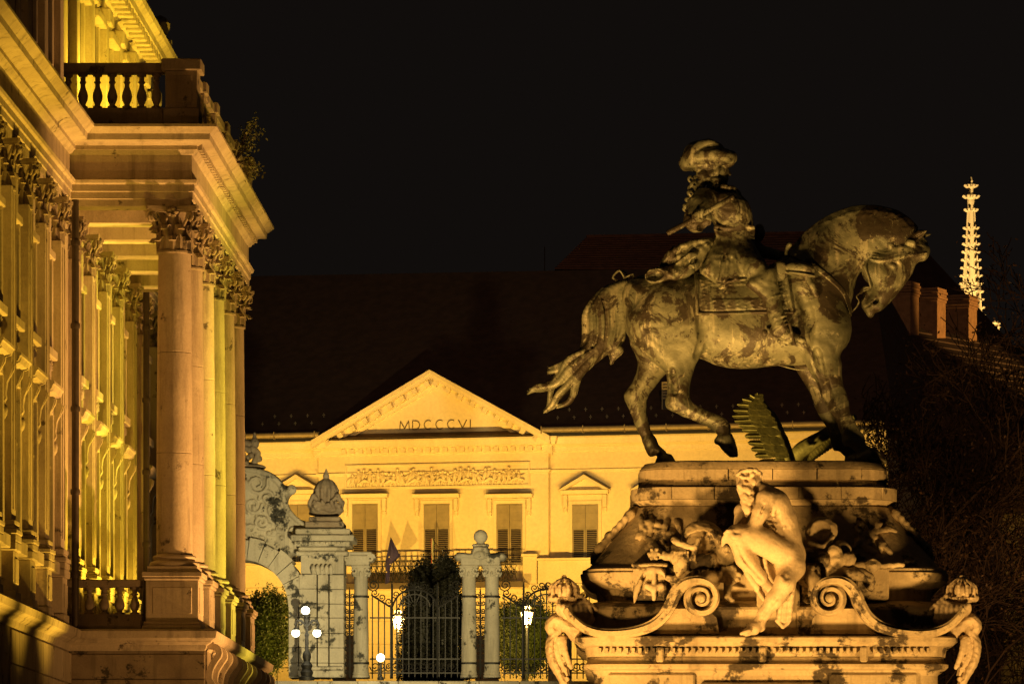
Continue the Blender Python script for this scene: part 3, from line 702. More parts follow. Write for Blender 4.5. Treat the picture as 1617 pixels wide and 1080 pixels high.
    for px in (545, 655, 770, 885):
        u = U(px); o = P(MB().box(u-.6, u+.6, -.09, -.062, zg+.2, pz(px, 962)), 'window', M_['glass'])
        sl = MB(); z = pz(px, 1002)
        while z < pz(px, 963): sl.add([(u-.56,-.13,z-.03),(u+.56,-.13,z-.03),(u+.56,-.095,z+.05),(u-.56,-.095,z+.05)], [(0,1,2,3)]); z += .11
        tag(P(sl, 'louvre_slats', tr, o), kind='stuff')
        P(MB().box(u-.75,u-.61,-.14,-.06,zg,pz(px,962)+.15).box(u+.61,u+.75,-.14,-.06,zg,pz(px,962)+.15).box(u-.75,u+.75,-.14,-.06,pz(px,962)+.152,pz(px,962)+.3), 'surround', tr, o)
    # roof, gutters, snow guards, dormer
    zr0 = zc+.3; zr1 = 33.95; yb = 15.2
    rf = P(MB().add([(U(250),-.35,zr0),(U(1415),-.35,zr0),(U(1415)-4,yb,zr1-.2),(U(250),yb,zr1+.15),(U(250),29,zr0),(U(1415),29,zr0)], [(0,1,2,3),(3,2,5,4),(0,3,4),(1,5,2),(0,4,5,1)]), 'roof', M_['roof'])
    for a, b in ((U(250), ue+.4), (uf-.4, U(1400))):
        P(MB().tube([(a,-.62,zc+.50),(b,-.62,zc+.50)], .15, 10), 'gutter', M_['copper'], rf, 60); P(MB().box(a, b, -.5, .3, zc+.2, zc+.42), 'eaves_board', bk, rf)
        k = a
        while k < b:
            P(MB().box(k-.02, k+.02, -.80, -.3, zc+.30, zc+.66), 'gutter_bracket', M_['copper'], rf); k += 2.1
    sl_ = (zr1-zr0)/(yb+.35)
    for px in range(405, 1330, 26):
        if 500 < px < 870: continue
        for j in range(2):
            y = 1.0+j*.7; u = U(px+13*j); z = zr0+sl_*(y+.35)
            P(MB().box(u-.075, u+.075, y-.015, y+.015, z+.05, z+.085).box(u-.018, u+.018, y-.015, y+.015, z-.05, z+.16), 'snow_guard', M_['copper'], rf)
    u = U(1046); y = 2.6; z = zr0+sl_*(y+.35)
    P(MB().box(u-.42,u+.42,y-.9,y+1,z-.7,z+.75), 'dormer', M_['copper'], rf); P(MB().box(u-.36,u+.36,y-.94,y-.905,z-.6,z+.6), 'dormer_louvre', M_['black'], rf)
    for j in range(5): P(MB().box(u-.36,u+.36,y-.99,y-.945,z-.1+j*.15,z-.02+j*.15), 'dormer_slat', M_['copper'], rf)
    # flags on the balcony
    for px, py0, py1, kind in ((632, 852, 925, 'blue'), (697, 853, 900, 'tri')):
        u = U(px); zb_ = pz(px, py1); zt_ = pz(px, py0); o = MP @ Vector((u, -1.5, zb_))
        fl = thing('flag', 'drooping blue flag with yellow stars on the palace balcony' if kind == 'blue' else 'red, white and green flag on the palace balcony behind the conifer', 'flag', o, 'flags on the palace balcony')
        def Q(m, n, mt, sm=None): return m.build(n, mt, fl, sm, MP)
        Q(MB().tube([(u+.5,-.9,zb_+.4),(u+.15,-1.5,zb_+1.2),(u+.0,-1.75,zt_)], .025, 6), 'pole', M_['pipe'])
        cl = []
        for i in range(13):
            t = i/12; row = []
            for j in range(9):
                s = j/8
                if kind == 'blue':
                    wd = np.interp(t, [0,.42,.5,.62,1], [.03,.78,.62,.30,.24]); xo = np.interp(t, [0,.42,.62,1], [0,.12,-.16,-.20])
                else: wd = .16; xo = 0
                row.append((u + xo + (s-.5)*wd, -1.72+.09*math.sin(s*9+t*3)+.1*t, zt_-.02-(zt_-zb_)*t*(1-.06*s)))
            cl.append(row)
        if kind == 'blue':
            m = MB(); vs = [p for r in cl for p in r]; m.add(vs, [(i*9+j,i*9+j+1,i*9+j+10,i*9+j+9) for i in range(12) for j in range(8)])
            c = Q(m, 'cloth', plain('blue_flag_cloth', (.035,.03,.16), .8), 60)
            for t_, s_ in ((5,2),(7,5),(9,3)):
                p = cl[t_][s_]; st = []
                for i in range(10): r_ = .05 if i % 2 == 0 else .02; st.append((p[0]+r_*math.sin(i*.628), p[2]+r_*math.cos(i*.628)))
                MB().prism(st, p[1]-.035, p[1]-.025).build('star', M_['trim'], fl, None, MP)
        else:
            for j0, j1, cc in ((0,3,(.45,.03,.02)),(3,6,(.7,.65,.55)),(6,8,(.03,.22,.06))):
                m = MB(); vs = [p for r in cl for p in r[j0:j1+1]]; k = j1-j0+1
                m.add(vs, [(i*k+j,i*k+j+1,i*k+j+k+1,i*k+j+k) for i in range(12) for j in range(k-1)]); Q(m, 'cloth_stripe', plain('flag_cloth', cc, .8), 60)
palace()
# ================================================================ terrace wall, stone gateway, iron fence, lamps, shrubs
DG = 186.0
def gateway():
    gs = M_['gate']; s = DG/F; X = lambda px: xx(px, DG); Z = lambda py: zz(py, DG); zb = Z(1071)
    # terrace wall with coping, each coping stone its own piece
    tw = thing('terrace_wall', 'low stone terrace wall below the gateway and iron fence', 'wall', (X(640), 184, 0))
    MB().box(-60, 30, 183.4, 184.15, 0, 9.05).build('wall_face', gs, tw)
    x = -30.0
    while x < 6: MB().box(x+.01, x+1.49, 183.2, 184.6, 9.06, 9.24, .02).build('coping_stone', gs, tw); x += 1.5
    # ------------ arched gateway
    g = thing('stone_gateway', 'weathered stone baroque gate arch with carved gable beside the palace porch', 'gateway', (X(385), DG, zb))
    P = lambda m, n, par=None, sm=None, mt=None: m.build(n, mt or gs, par or g, sm)
    cx_ = X(384); ri = X(458)-cx_; zs = Z(960)                    # arch centre and springing
    yf, yb = DG-.9, DG+.9
    n = 13; ro = ri*1.42
    for k in range(n):                                             # voussoirs
        a0, a1 = math.pi*k/n+.006, math.pi*(k+1)/n-.006; m = 4; e = ro*(1+.04*(k % 2))
        pts = [(cx_+ri*math.cos(a0+(a1-a0)*i/m), zs+ri*math.sin(a0+(a1-a0)*i/m)) for i in range(m+1)] + [(cx_+e*math.cos(a1-(a1-a0)*i/m), zs+e*math.sin(a1-(a1-a0)*i/m)) for i in range(m+1)]
        P(MB().prism(pts, yf-.07-.05*(k % 2), yb+.04), 'voussoir')
    for sg in (1, -1):
        o = lambda px: cx_ + sg*(X(px)-cx_)
        rows = [1071,1048,1024,1001,977,955,932,909]
        for j in range(7):                                         # rusticated pier, three strips deep
            z0, z1 = Z(rows[j]), Z(rows[j+1]); f = .03*((j*7) % 3)
            for a, b, dy in ((458,474,.0),(475,503,.18),(504,521,.05),(522,545,-.12)):
                P(MB().box(o(a)+sg*.008, o(b)-sg*.008, yf-dy, yb, z0+.008, z1-.008, .016), 'stone_block')
        for a, b, y, z0, z1 in ((473,546,.30,1071,1060),(474,545,.26,1059.5,1054)): P(MB().box(o(a), o(b), yf-y, yf-.2, Z(z0), Z(z1), .03), 'plinth')
        P(MB().box(o(478), o(545), yf-.1, yb-.01, Z(908), Z(880)), 'impost')
        for a, b, y, z0, z1 in ((470,552,.24,880,873),(474,548,.16,872.5,866),(468,556,.36,865.5,858),(463,562,.52,857.5,848),(470,556,.4,847.5,838)): P(MB().box(o(a), o(b), yf-y, yb+.1, Z(z0), Z(z1), .04), 'cornice')
        k = 0
        while k < 9: P(MB().box(o(473+k*9), o(477.5+k*9), yf-.48, yf-.36, Z(863), Z(859), .01), 'dentil'); k += 1
        cap = P(MB().box(o(496), o(528), yf-.32, yf-.1, Z(909), Z(897), .05), 'pier_capital')
        for k in range(5): P(MB().tube([(o(498+k*7), yf-.3, Z(909)), (o(498+k*7), yf-.42, Z(902)), (o(498+k*7), yf-.36, Z(896))], [.06,.09,.05], 6), 'capital_leaf', cap, 60)
        # trophy and urn on the pier
        P(MB().box(o(484), o(545), yf-.1, yb-.2, Z(837.5), Z(826), .04).box(o(490), o(540), yf, yb-.3, Z(825.7), Z(818), .04), 'finial_plinth', None, None, M_['dark_wing'])
        S = Sculpt(470, 560, 738, 822, -32, 32, 1.0, DG)
        S.ell((515,806,0), (26,13,22), 0, 3); rn = random.Random(8)
        for k in range(30):
            a = rn.random()*6.28; S.chain([(515+26*math.cos(a)*(.7+.3*rn.random()), 806+11*rn.random()-6, 24*math.sin(a)), (515+22*math.cos(a+.5), 806-10*rn.random(), 22*math.sin(a+.5)), (515+27*math.cos(a+.8), 800-8*rn.random(), 25*math.sin(a+.8))], [4,3.4,2.4], 1.2, 1, False, 3)
        S.chain([(515,800,0),(515,772,0)], [18,15], 3); S.ell((515,772,0), (17,14,17), 0, 3)
        for k in range(10): a = k*.628; S.chain([(515+16*math.cos(a), 790, 16*math.sin(a)), (515+17*math.cos(a), 774, 17*math.sin(a)), (515+9*math.cos(a), 760, 9*math.sin(a))], [3,3,2], 1.5, 1, False, 3)
        S.chain([(490,795,10),(496,784,14),(502,790,16)], [4,4,3], 2); S.chain([(540,795,10),(534,784,14),(528,790,16)], [4,4,3], 2)
        S.ell((515,758,0), (7,3,7), 0, 1.5).ell((515,752,0), (5,6,5), 0, 1).chain([(515,747,0),(515,741,0)], [3,1.2], 1)
        put('urn_trophy', S.mesh('urn_trophy', None if sg > 0 else 384), M_['dark_wing'], g)
    # carved gable over the arch (drawn for the visible half, mirrored for the other)
    half = [(384,738),(404,739),(424,744),(440,754),(450,766),(462,768),(466,776),(458,784),(455,795),(462,808),(474,820),(490,830),(490,872),(462,878),(452,900),(430,880),(400,866),(384,864)]
    pts = half + [(768-x, y) for x, y in half[::-1] if x > 384]
    S = Sculpt(268, 500, 726, 910, -34, 40, 1.1, DG)
    S.poly(pts, 0, 26, 6, 2, 2)
    for sg in (1, -1):
        m = lambda q: [(384+sg*(x-384), y, z) for x, y, z in q]
        S.chain(m([(386,743,26),(410,746,26),(430,754,26),(446,770,26),(450,790,26),(462,814,26),(484,832,26)]), [3,4,4,4,3.4,3.4,3], 1.5, 1, False, 5)
        S.ell((384+sg*78,775,24), (8,8,8), 0, 1.5)
        rn = random.Random(21)
        for cx2, cy2, r0, tr in ((408,766,18,1.6),(424,788,13,1.8),(402,800,14,1.5),(436,806,10,1.6),(416,826,12,1.7),(444,836,9,1.5),(398,838,9,1.6),(466,840,7,1.4)):
            q = [(cx2+r0*(1-i/18)*math.cos(i*.62+cx2), cy2+r0*(1-i/18)*math.sin(i*.62+cx2), 28+i*.1) for i in range(int(9*tr))]
            S.chain(m(q), [2.4]*3+[1.8]*3, 1.2)
        for k in range(46):
            x, y = 388+66*rn.random(), 792+60*rn.random()
            if y > 870 - (x-384)*-.1: continue
            S.ell((384+sg*(x-384), y, 26), (2.5+2.5*rn.random(), 2+2.5*rn.random(), 4), rn.random()*180, 1.2)
    S.ell((384,776,26), (16,20,6), 0, 2)
    put('carved_gable', S.mesh('carved_gable'), gs, g)
    S = Sculpt(345, 425, 678, 744, -26, 26, 1.0, DG)               # crown finial
    S.ell((384,738,0), (36,7,20), 0, 2); rn = random.Random(3)
    for k in range(40):
        t = rn.random(); a = rn.random()*6.28; r = 30*(1-t)**.8+4; S.ell((384+r*math.cos(a), 736-38*t, r*.6*math.sin(a)), (4.5,5,4.5), 0, 1.5)
    for sg in (-1, 1): S.chain([(384+sg*18,730,4),(384+sg*24,716,6),(384+sg*14,708,6),(384+sg*10,718,6)], [5,4,3,2], 1.5, 1, False, 3)
    S.chain([(384,706,0),(384,688,0)], [7,3.5], 2); S.ell((384,700,0), (12,7,9), 0, 1.5); S.ell((384,684,0), (3.5,4,3.5), 0, 1)
    S.ell((402,700,0), (7,9,8), 0, 2).chain([(402,694,0),(402,684,0)], [4,2], 1)
    put('crown_finial', S.mesh('crown_finial'), M_['dark_wing'], g)
    # ------------ free columns
    colm = MB().lathe([(14*s,0),(14*s,5*s),(12.6*s,6*s),(13.4*s,8*s),(12.6*s,10*s),(12*s,12*s),(12*s,70*s),(11.2*s,118*s),(10.6*s,160*s)], 20)
    colm = colm.mesh('shaft', 30); colm.materials.append(gs)
    capm = MB(); capm.lathe([(10.6*s,0),(12*s,2*s),(11*s,4*s),(13*s,14*s)], 16).box(-15*s,15*s,-15*s,15*s,14*s,18*s,.03)
    for sx in (-1, 1):
        for sy in (-1, 1): capm.tube([(sx*(9+3*math.cos(i*.8))*s*1.1, sy*12*s, (9+4*math.sin(i*.8))*s) for i in range(8)], 2.2*s, 5)
    for k in range(8): a = k*math.pi/4; capm.tube([(11*s*math.cos(a),11*s*math.sin(a),1*s),(13.5*s*math.cos(a),13.5*s*math.sin(a),6*s),(15*s*math.cos(a),15*s*math.sin(a),8*s)], [2.4*s,2.4*s,1*s], 5)
    capm = capm.mesh('capital', 50); capm.materials.append(gs)
    bandm = MB().lathe([(12.4*s,-1.6*s),(13*s,-1.6*s),(13*s,1.6*s),(12.4*s,1.6*s)], 16).mesh('iron_band'); bandm.materials.append(M_['iron'])
    def column(root, px):
        c = put('column', colm, None, root, T(X(px), DG, zb)); h = 160*s
        put('capital', capm, None, c, T(X(px), DG, zb+h)); put('iron_band', bandm, None, c, T(X(px), DG, Z(942))); put('iron_band', bandm, None, c, T(X(px), DG, Z(1047)))
    c1 = thing('gate_column', 'single stone column with scrolled cap standing against the gate pier', 'column', (X(570), DG, zb))
    column(c1, 570)
    def scrolls(root, pxs, z0):
        for px, sg in pxs:
            m = MB(); sp = [(X(px)+sg*(i*.06-5*.06)*0+sg*.16*(1-i/16)*math.cos(i*.7), Z(z0)+.16*(1-i/16)*math.sin(i*.7)) for i in range(14)]
            m.band(sp, .045, DG-.42, DG+.42); m.build('scroll', gs, root, 50)
    MB().box(X(546), X(584), DG-.36, DG+.36, Z(893), Z(877), .04).build('entablature_block', gs, c1); MB().box(X(543), X(588), DG-.44, DG+.44, Z(876.8), Z(872), .03).build('cap_slab', gs, c1)
    scrolls(c1, ((586,1),(549,-1)), 882)
    c2 = thing('gate_column_pair', 'paired stone columns sharing a scrolled block with a stone ball on top', 'columns', (X(758.5), DG, zb))
    column(c2, 740.5); column(c2, 777)
    MB().box(X(728), X(790), DG-.36, DG+.36, Z(893), Z(880), .04).build('entablature_block', gs, c2)
    S = Sculpt(715, 803, 836, 890, -22, 22, .9, DG)
    S.poly([(722,884),(722,874),(732,872),(744,873),(748,862),(770,862),(774,873),(786,872),(796,874),(796,884)], 0, 17, 5, 1.5, 2)
    S.chain([(748,861,0),(770,861,0)], 2.5, 1, 5); S.chain([(759,864,0),(759,856,0)], [9,6], 1.5); S.ell((759,878,17), (10,7,4), 0, 1.5)
    for sg in (-1, 1): S.ell((759+sg*34,879,0), (7,7,19), 0, 1.5)
    put('scroll_block', S.mesh('scroll_block'), gs, c2)
    MB().lathe([(11*s*math.sin(math.pi*i/14), -11*s*math.cos(math.pi*i/14)) for i in range(15)], 22, (X(759), DG, Z(847))).build('stone_ball', gs, c2, 60)
    # ------------ wrought iron fence
    ir = M_['iron']
    def scroll(m, x, z, r, turns, sg, y=DG, th=.022):
        m.tube([(x+sg*r*(1-i/(turns*9+2))*math.cos(i*.7+math.pi), y, z+r*(1-i/(turns*9+2))*math.sin(i*.7+math.pi)) for i in range(int(turns*9))], th, 5)
    def panel(name, label, px0, px1, top, group):
        r = thing(name, label, 'fence', (X((px0+px1)/2), DG, zb), group)
        q = lambda m, n: m.build(n, ir, r)
        for py in (1062, 1040, 975): q(MB().box(X(px0), X(px1), DG-.03, DG+.03, Z(py)-.025, Z(py)+.025), 'rail')
        k = px0+4
        while k < px1-2:
            q(MB().tube([(X(k), DG, zb), (X(k), DG, Z(top(k)))], .024, 5), 'bar')
            k += 9.6
        pts = [(X(k), DG, Z(top(k))) for k in np.linspace(px0+2, px1-2, 30)]; q(MB().tube(pts, .04, 6), 'top_rail')
        k = px0+8; i = 0
        while k < px1-6:
            m = MB(); z = Z(top(k))+.16; scroll(m, X(k), z, .16, 1.6, 1 if i % 2 else -1); q(m, 'scroll')
            m = MB(); scroll(m, X(k), Z(1052), .2, 1.6, -1 if i % 2 else 1); q(m, 'scroll')
            k += 11; i += 1
        for e in (px0+6, px1-6):
            m = MB(); scroll(m, X(e), Z(top(e))+.42, .24, 2, 1); q(m, 'scroll')
        return r
    def arch_top(c, w_): return lambda k: 958 - 22*max(0, abs(k-c)/w_-.55)*2.0 if abs(k-c) > 34 else 958 - 28*math.sqrt(max(0, 1-((k-c)/34.)**2))
    for nm, lab, a, b, c in (('iron_fence_panel', 'black wrought iron fence bay between the single column and column pair', 584, 726, 655), ('iron_fence_panel', 'black wrought iron fence bay right of the column pair', 792, 934, 863)):
        r = panel(nm, lab, a, b, arch_top(c, 70), 'wrought iron fence bays')
        for j in range(9):                                          # sunburst overthrow
            t = math.pi*(j+.5)/9; MB().tube([(X(c)+8*s*math.cos(t), DG, Z(958)+8*s*math.sin(t)), (X(c)+27*s*math.cos(t), DG, Z(958)+24*s*math.sin(t))], .022, 5).build('bar', ir, r)
        MB().tube([(X(c)+24*s*math.cos(t), DG, Z(958)+20*s*math.sin(t)) for t in np.linspace(0, math.pi, 16)], .03, 5).build('overthrow', ir, r)
        m = MB().tube([(X(c), DG, Z(932)), (X(c), DG, Z(919))], [.05, .01], 6); scroll(m, X(c)-.12, Z(928), .12, 1.3, 1); scroll(m, X(c)+.12, Z(928), .12, 1.3, -1); m.build('finial', ir, r)
        for px in (c-36, c+36): MB().tube([(X(px), DG, zb), (X(px), DG, Z(925)), (X(px), DG, Z(918))], [.045,.045,.008], 6).build('post', ir, r)
    for px, lab in ((552, 'slim iron railing strip between gate pier and single column'), (758.5, 'slim iron railing strip between the paired columns')):
        r = thing('iron_railing_strip', lab, 'railing', (X(px), DG, zb), 'slim iron strips')
        MB().tube([(X(px), DG, zb), (X(px), DG, Z(935)), (X(px), DG, Z(926))], [.04,.04,.008], 6).build('post', ir, r)
        for py in range(940, 1066, 12):
            for sg in (-1, 1): m = MB(); scroll(m, X(px)+sg*.1, Z(py), .10, 1.5, sg); m.build('scroll', ir, r)
    # ------------ lamps
    glow = emit('globe_lamp_glass', (1, .93, .62), 9); D = 182.6
    def sph(m, c, r, n=16): return m.lathe([(r*math.sin(math.pi*i/12), -r*math.cos(math.pi*i/12)) for i in range(13)], n, c)
    def bulb(p, e, col, par=None):
        l = bpy.data.lights.new('lamp_light', 'POINT'); l.energy = e; l.color = col; l.shadow_soft_size = .15
        o = bpy.data.objects.new('lamp_light', l); COL.objects.link(o); o.location = p
    zl = 9.24; sd = D/F
    r = thing('candelabra_lamp', 'black cast iron street lamp with three glowing globes before the gate pier', 'street lamp', (xx(485, D), D, zl))
    x = xx(484.5, D)
    MB().lathe([(.28,0),(.28,.12),(.2,.16),(.24,.3),(.17,.42),(.22,.55),(.12,.7),(.16,.85),(.15,1.0),(.07,1.1),(.06,1.6),(.09,1.68),(.05,1.75),(.05,2.1),(.1,2.16),(.12,2.25),(.04,2.35)], 12, (x, D, zl)).build('post', ir, r, 40)
    zt = zz(983, D)
    for sg in (-1, 1):
        m = MB(); m.tube([(x, D, zt-.12),(x+sg*.2, D, zt+.08),(x+sg*.38, D, zt+.1),(x+sg*.44, D, zt-.05),(x+sg*.38, D, zt-.2)], [.05,.045,.045,.04,.04], 6)
        m.tube([(x+sg*(.25+.12*(1-i/12)*math.cos(i*.7)), D, zt-.02+.12*(1-i/12)*math.sin(i*.7)) for i in range(10)], .03, 5)
        m.lathe([(.03,0),(.12,-.06),(.13,-.1)], 8, (x+sg*.40, D, zt-.17)); m.build('arm', ir, r, 50)
        c = (xx(467 if sg < 0 else 500.5, D), D, zz(999, D)); sph(MB(), c, .15).build('globe', glow, r, 60); bulb((c[0], D-.5, c[2]), 22, (1,.85,.5))
    MB().lathe([(.05,0),(.13,.1),(.14,.16)], 10, (x, D, zz(972, D)-.1)).tube([(x,D,zt),(x,D,zz(970,D))], .04, 6).build('top_stem', ir, r)
    c = (xx(482.5, D), D, zz(963.5, D)); sph(MB(), c, .155).build('globe', glow, r, 60); bulb((c[0], D-.5, c[2]), 30, (1,.85,.5))
    r = thing('globe_lamp', 'low post lamp with one small glowing globe below the iron fence', 'street lamp', (xx(601, D), D, zl))
    x = xx(601, D); MB().lathe([(.12,0),(.12,.1),(.05,.16),(.045,.6),(.08,.64)], 10, (x, D, zl)).build('post', ir, r, 40)
    c = (x, D, zz(1038, D)); sph(MB(), c, .15).build('globe', glow, r, 60); bulb((x, D-.4, c[2]), 14, (1,.85,.5))
    lg = emit('lantern_glass', (1, .52, .11), 3.0)
    for px, py, lab in ((629, 978, 'glowing street lantern on a post left of the dark conifer'), (832, 971, 'glowing street lantern behind the fence right of the paired columns')):
        D2 = 203.0; x, z = xx(px, D2), zz(py, D2)
        r = thing('street_lantern', lab, 'street lamp', (x, D2, 9.2), 'street lanterns in the palace forecourt')
        MB().lathe([(.16,0),(.16,.3),(.08,.4),(.06,.5),(.05,z-9.2-.6),(.09,z-9.2-.5),(.05,z-9.2-.42)], 10, (x, D2, 9.2)).build('post', ir, r, 40)
        m = MB(); m.lathe([(.15,-.38),(.26,.12)], 6, (x, D2, z)); m.build('lantern_glass', lg, r)
        for k in range(6): a = k*math.pi/3; MB().tube([(x+.155*math.cos(a), D2+.155*math.sin(a), z-.38), (x+.268*math.cos(a), D2+.268*math.sin(a), z+.12)], .014, 4).build('glazing_bar', ir, r)
        MB().lathe([(.28,.122),(.28,.15),(.12,.3),(.1,.34),(.12,.38),(.02,.5)], 6, (x, D2, z)).build('cap', ir, r)
        for k in range(6): a = k*math.pi/3+.2; MB().tube([(x+.15*math.cos(a), D2+.15*math.sin(a), z+.15), (x+.16*math.cos(a), D2+.16*math.sin(a), z+.36)], .02, 4).build('crown_point', lg, r)
        bulb((x, D2-.45, z-.1), 1500, (1,.62,.16))
gateway()
# ---------------------------------------------------------------- foliage
def leaf_cloud(n, fn, size, rnd, squash=1):
    vs = np.empty((n*4, 3), np.float32)
    for i in range(n):
        p = Vector(fn()); a = Vector((rnd.gauss(0,1), rnd.gauss(0,1), rnd.gauss(0,1))).normalized(); b = a.orthogonal().normalized()
        b = Matrix.Rotation(rnd.random()*6.28, 3, a) @ b; l = size*(.6+.8*rnd.random()); w_ = l*.5*squash
        c = a.cross(b)
        vs[i*4:i*4+4] = [p-b*l, p-c*w_, p+b*l, p+c*w_]
    return vs
def leaf_obj(name, vs, mat, parent):
    n = len(vs)//4; me = bpy.data.meshes.new(name); me.vertices.add(n*4); me.vertices.foreach_set('co', np.asarray(vs, np.float32).ravel())
    me.loops.add(n*4); me.loops.foreach_set('vertex_index', np.arange(n*4, dtype=np.int32)); me.polygons.add(n); me.polygons.foreach_set('loop_start', np.arange(0, n*4, 4, dtype=np.int32))
    me.update(calc_edges=True); return put(name, me, mat, parent)
def leafmat(name, c1, c2):
    m, nt, p = nodes(name); v = pos(nt)
    nt.links.new(mix(nt, ramp(nt, noise(nt, v, 6, 4), [(.35,0),(.65,1)]), c1, c2), p.inputs['Base Color']); p.inputs['Roughness'].default_value = .6
    return m
M_['yew'] = leafmat('dark_conifer_leaf', (.018,.018,.010), (.03,.028,.014)); M_['bush'] = leafmat('clipped_bush_leaf', (.07,.085,.02), (.12,.12,.03)); M_['twig'] = plain('bark', (.06,.04,.028), .9, 0, .4, 4, .3)
M_['autumn'] = leafmat('dull_brown_leaf', (.07,.045,.022), (.11,.065,.03))
def shrubs():
    rnd = random.Random(12)
    def crown(name, label, cat, px, D, pyt, pyb, rx, shape, mat, n, size, trunk=.12, group=None):
        x = xx(px, D); z0, z1 = zz(pyb, D), zz(pyt, D); r = rx*D/F
        root = thing(name, label, cat, (x, D, 9.2), group)
        MB().tube([(x,D,9.2),(x+.05,D,(z0+z1)/2),(x,D,z1-.4)], [trunk,trunk*.7,trunk*.2], 7).build('trunk', M_['twig'], root)
        cl = []
        for _ in range(170):
            t = rnd.random(); a = rnd.random()*6.28; cl.append((t, a, .72+.30*rnd.random(), .10+.12*rnd.random()))
        def fn():
            t, a, q, sp = rnd.choice(cl); rr_ = shape(t)*r*q
            return (x+rr_*math.cos(a)+rnd.gauss(0,sp), D+rr_*math.sin(a)+rnd.gauss(0,sp), z0+(z1-z0)*t+rnd.gauss(0,sp*1.3))
        MB().lathe([(shape(i/16)*r*.74*(1+.06*math.sin(i*2.1)), (z1-z0)*(i/16*.94)) for i in range(17)], 18, (x, D, z0)).build('inner_foliage', mat, root, 60)
        leaf_obj('crown', leaf_cloud(n, fn, size, rnd), mat, root)
    cone = lambda t: min(1, (1-t)*3.2+.25)**.6*(.62+.38*(1-t))
    crown('conifer', 'dark columnar conifer before the palace, the lower left of the two', 'tree', 672, 195, 899, 1085, 38, cone, M_['yew'], 30000, .055, .15, 'columnar conifers before the palace')
    crown('conifer', 'dark columnar conifer before the palace, the taller right of the two', 'tree', 706, 194, 888, 1085, 27, cone, M_['yew'], 30000, .055, .15, 'columnar conifers before the palace')
    ball = lambda t: math.sqrt(max(0.02, 1-(2*t-1)**2))
    crown('clipped_tree', 'round green clipped tree seen through the gate arch', 'tree', 424, 204, 942, 1048, 42, ball, M_['bush'], 22000, .055, .1, 'round clipped trees')
    crown('clipped_tree', 'round green clipped tree behind the fence beside the pedestal', 'tree', 826, 207, 955, 1052, 52, ball, M_['bush'], 26000, .055, .1, 'round clipped trees')
shrubs()
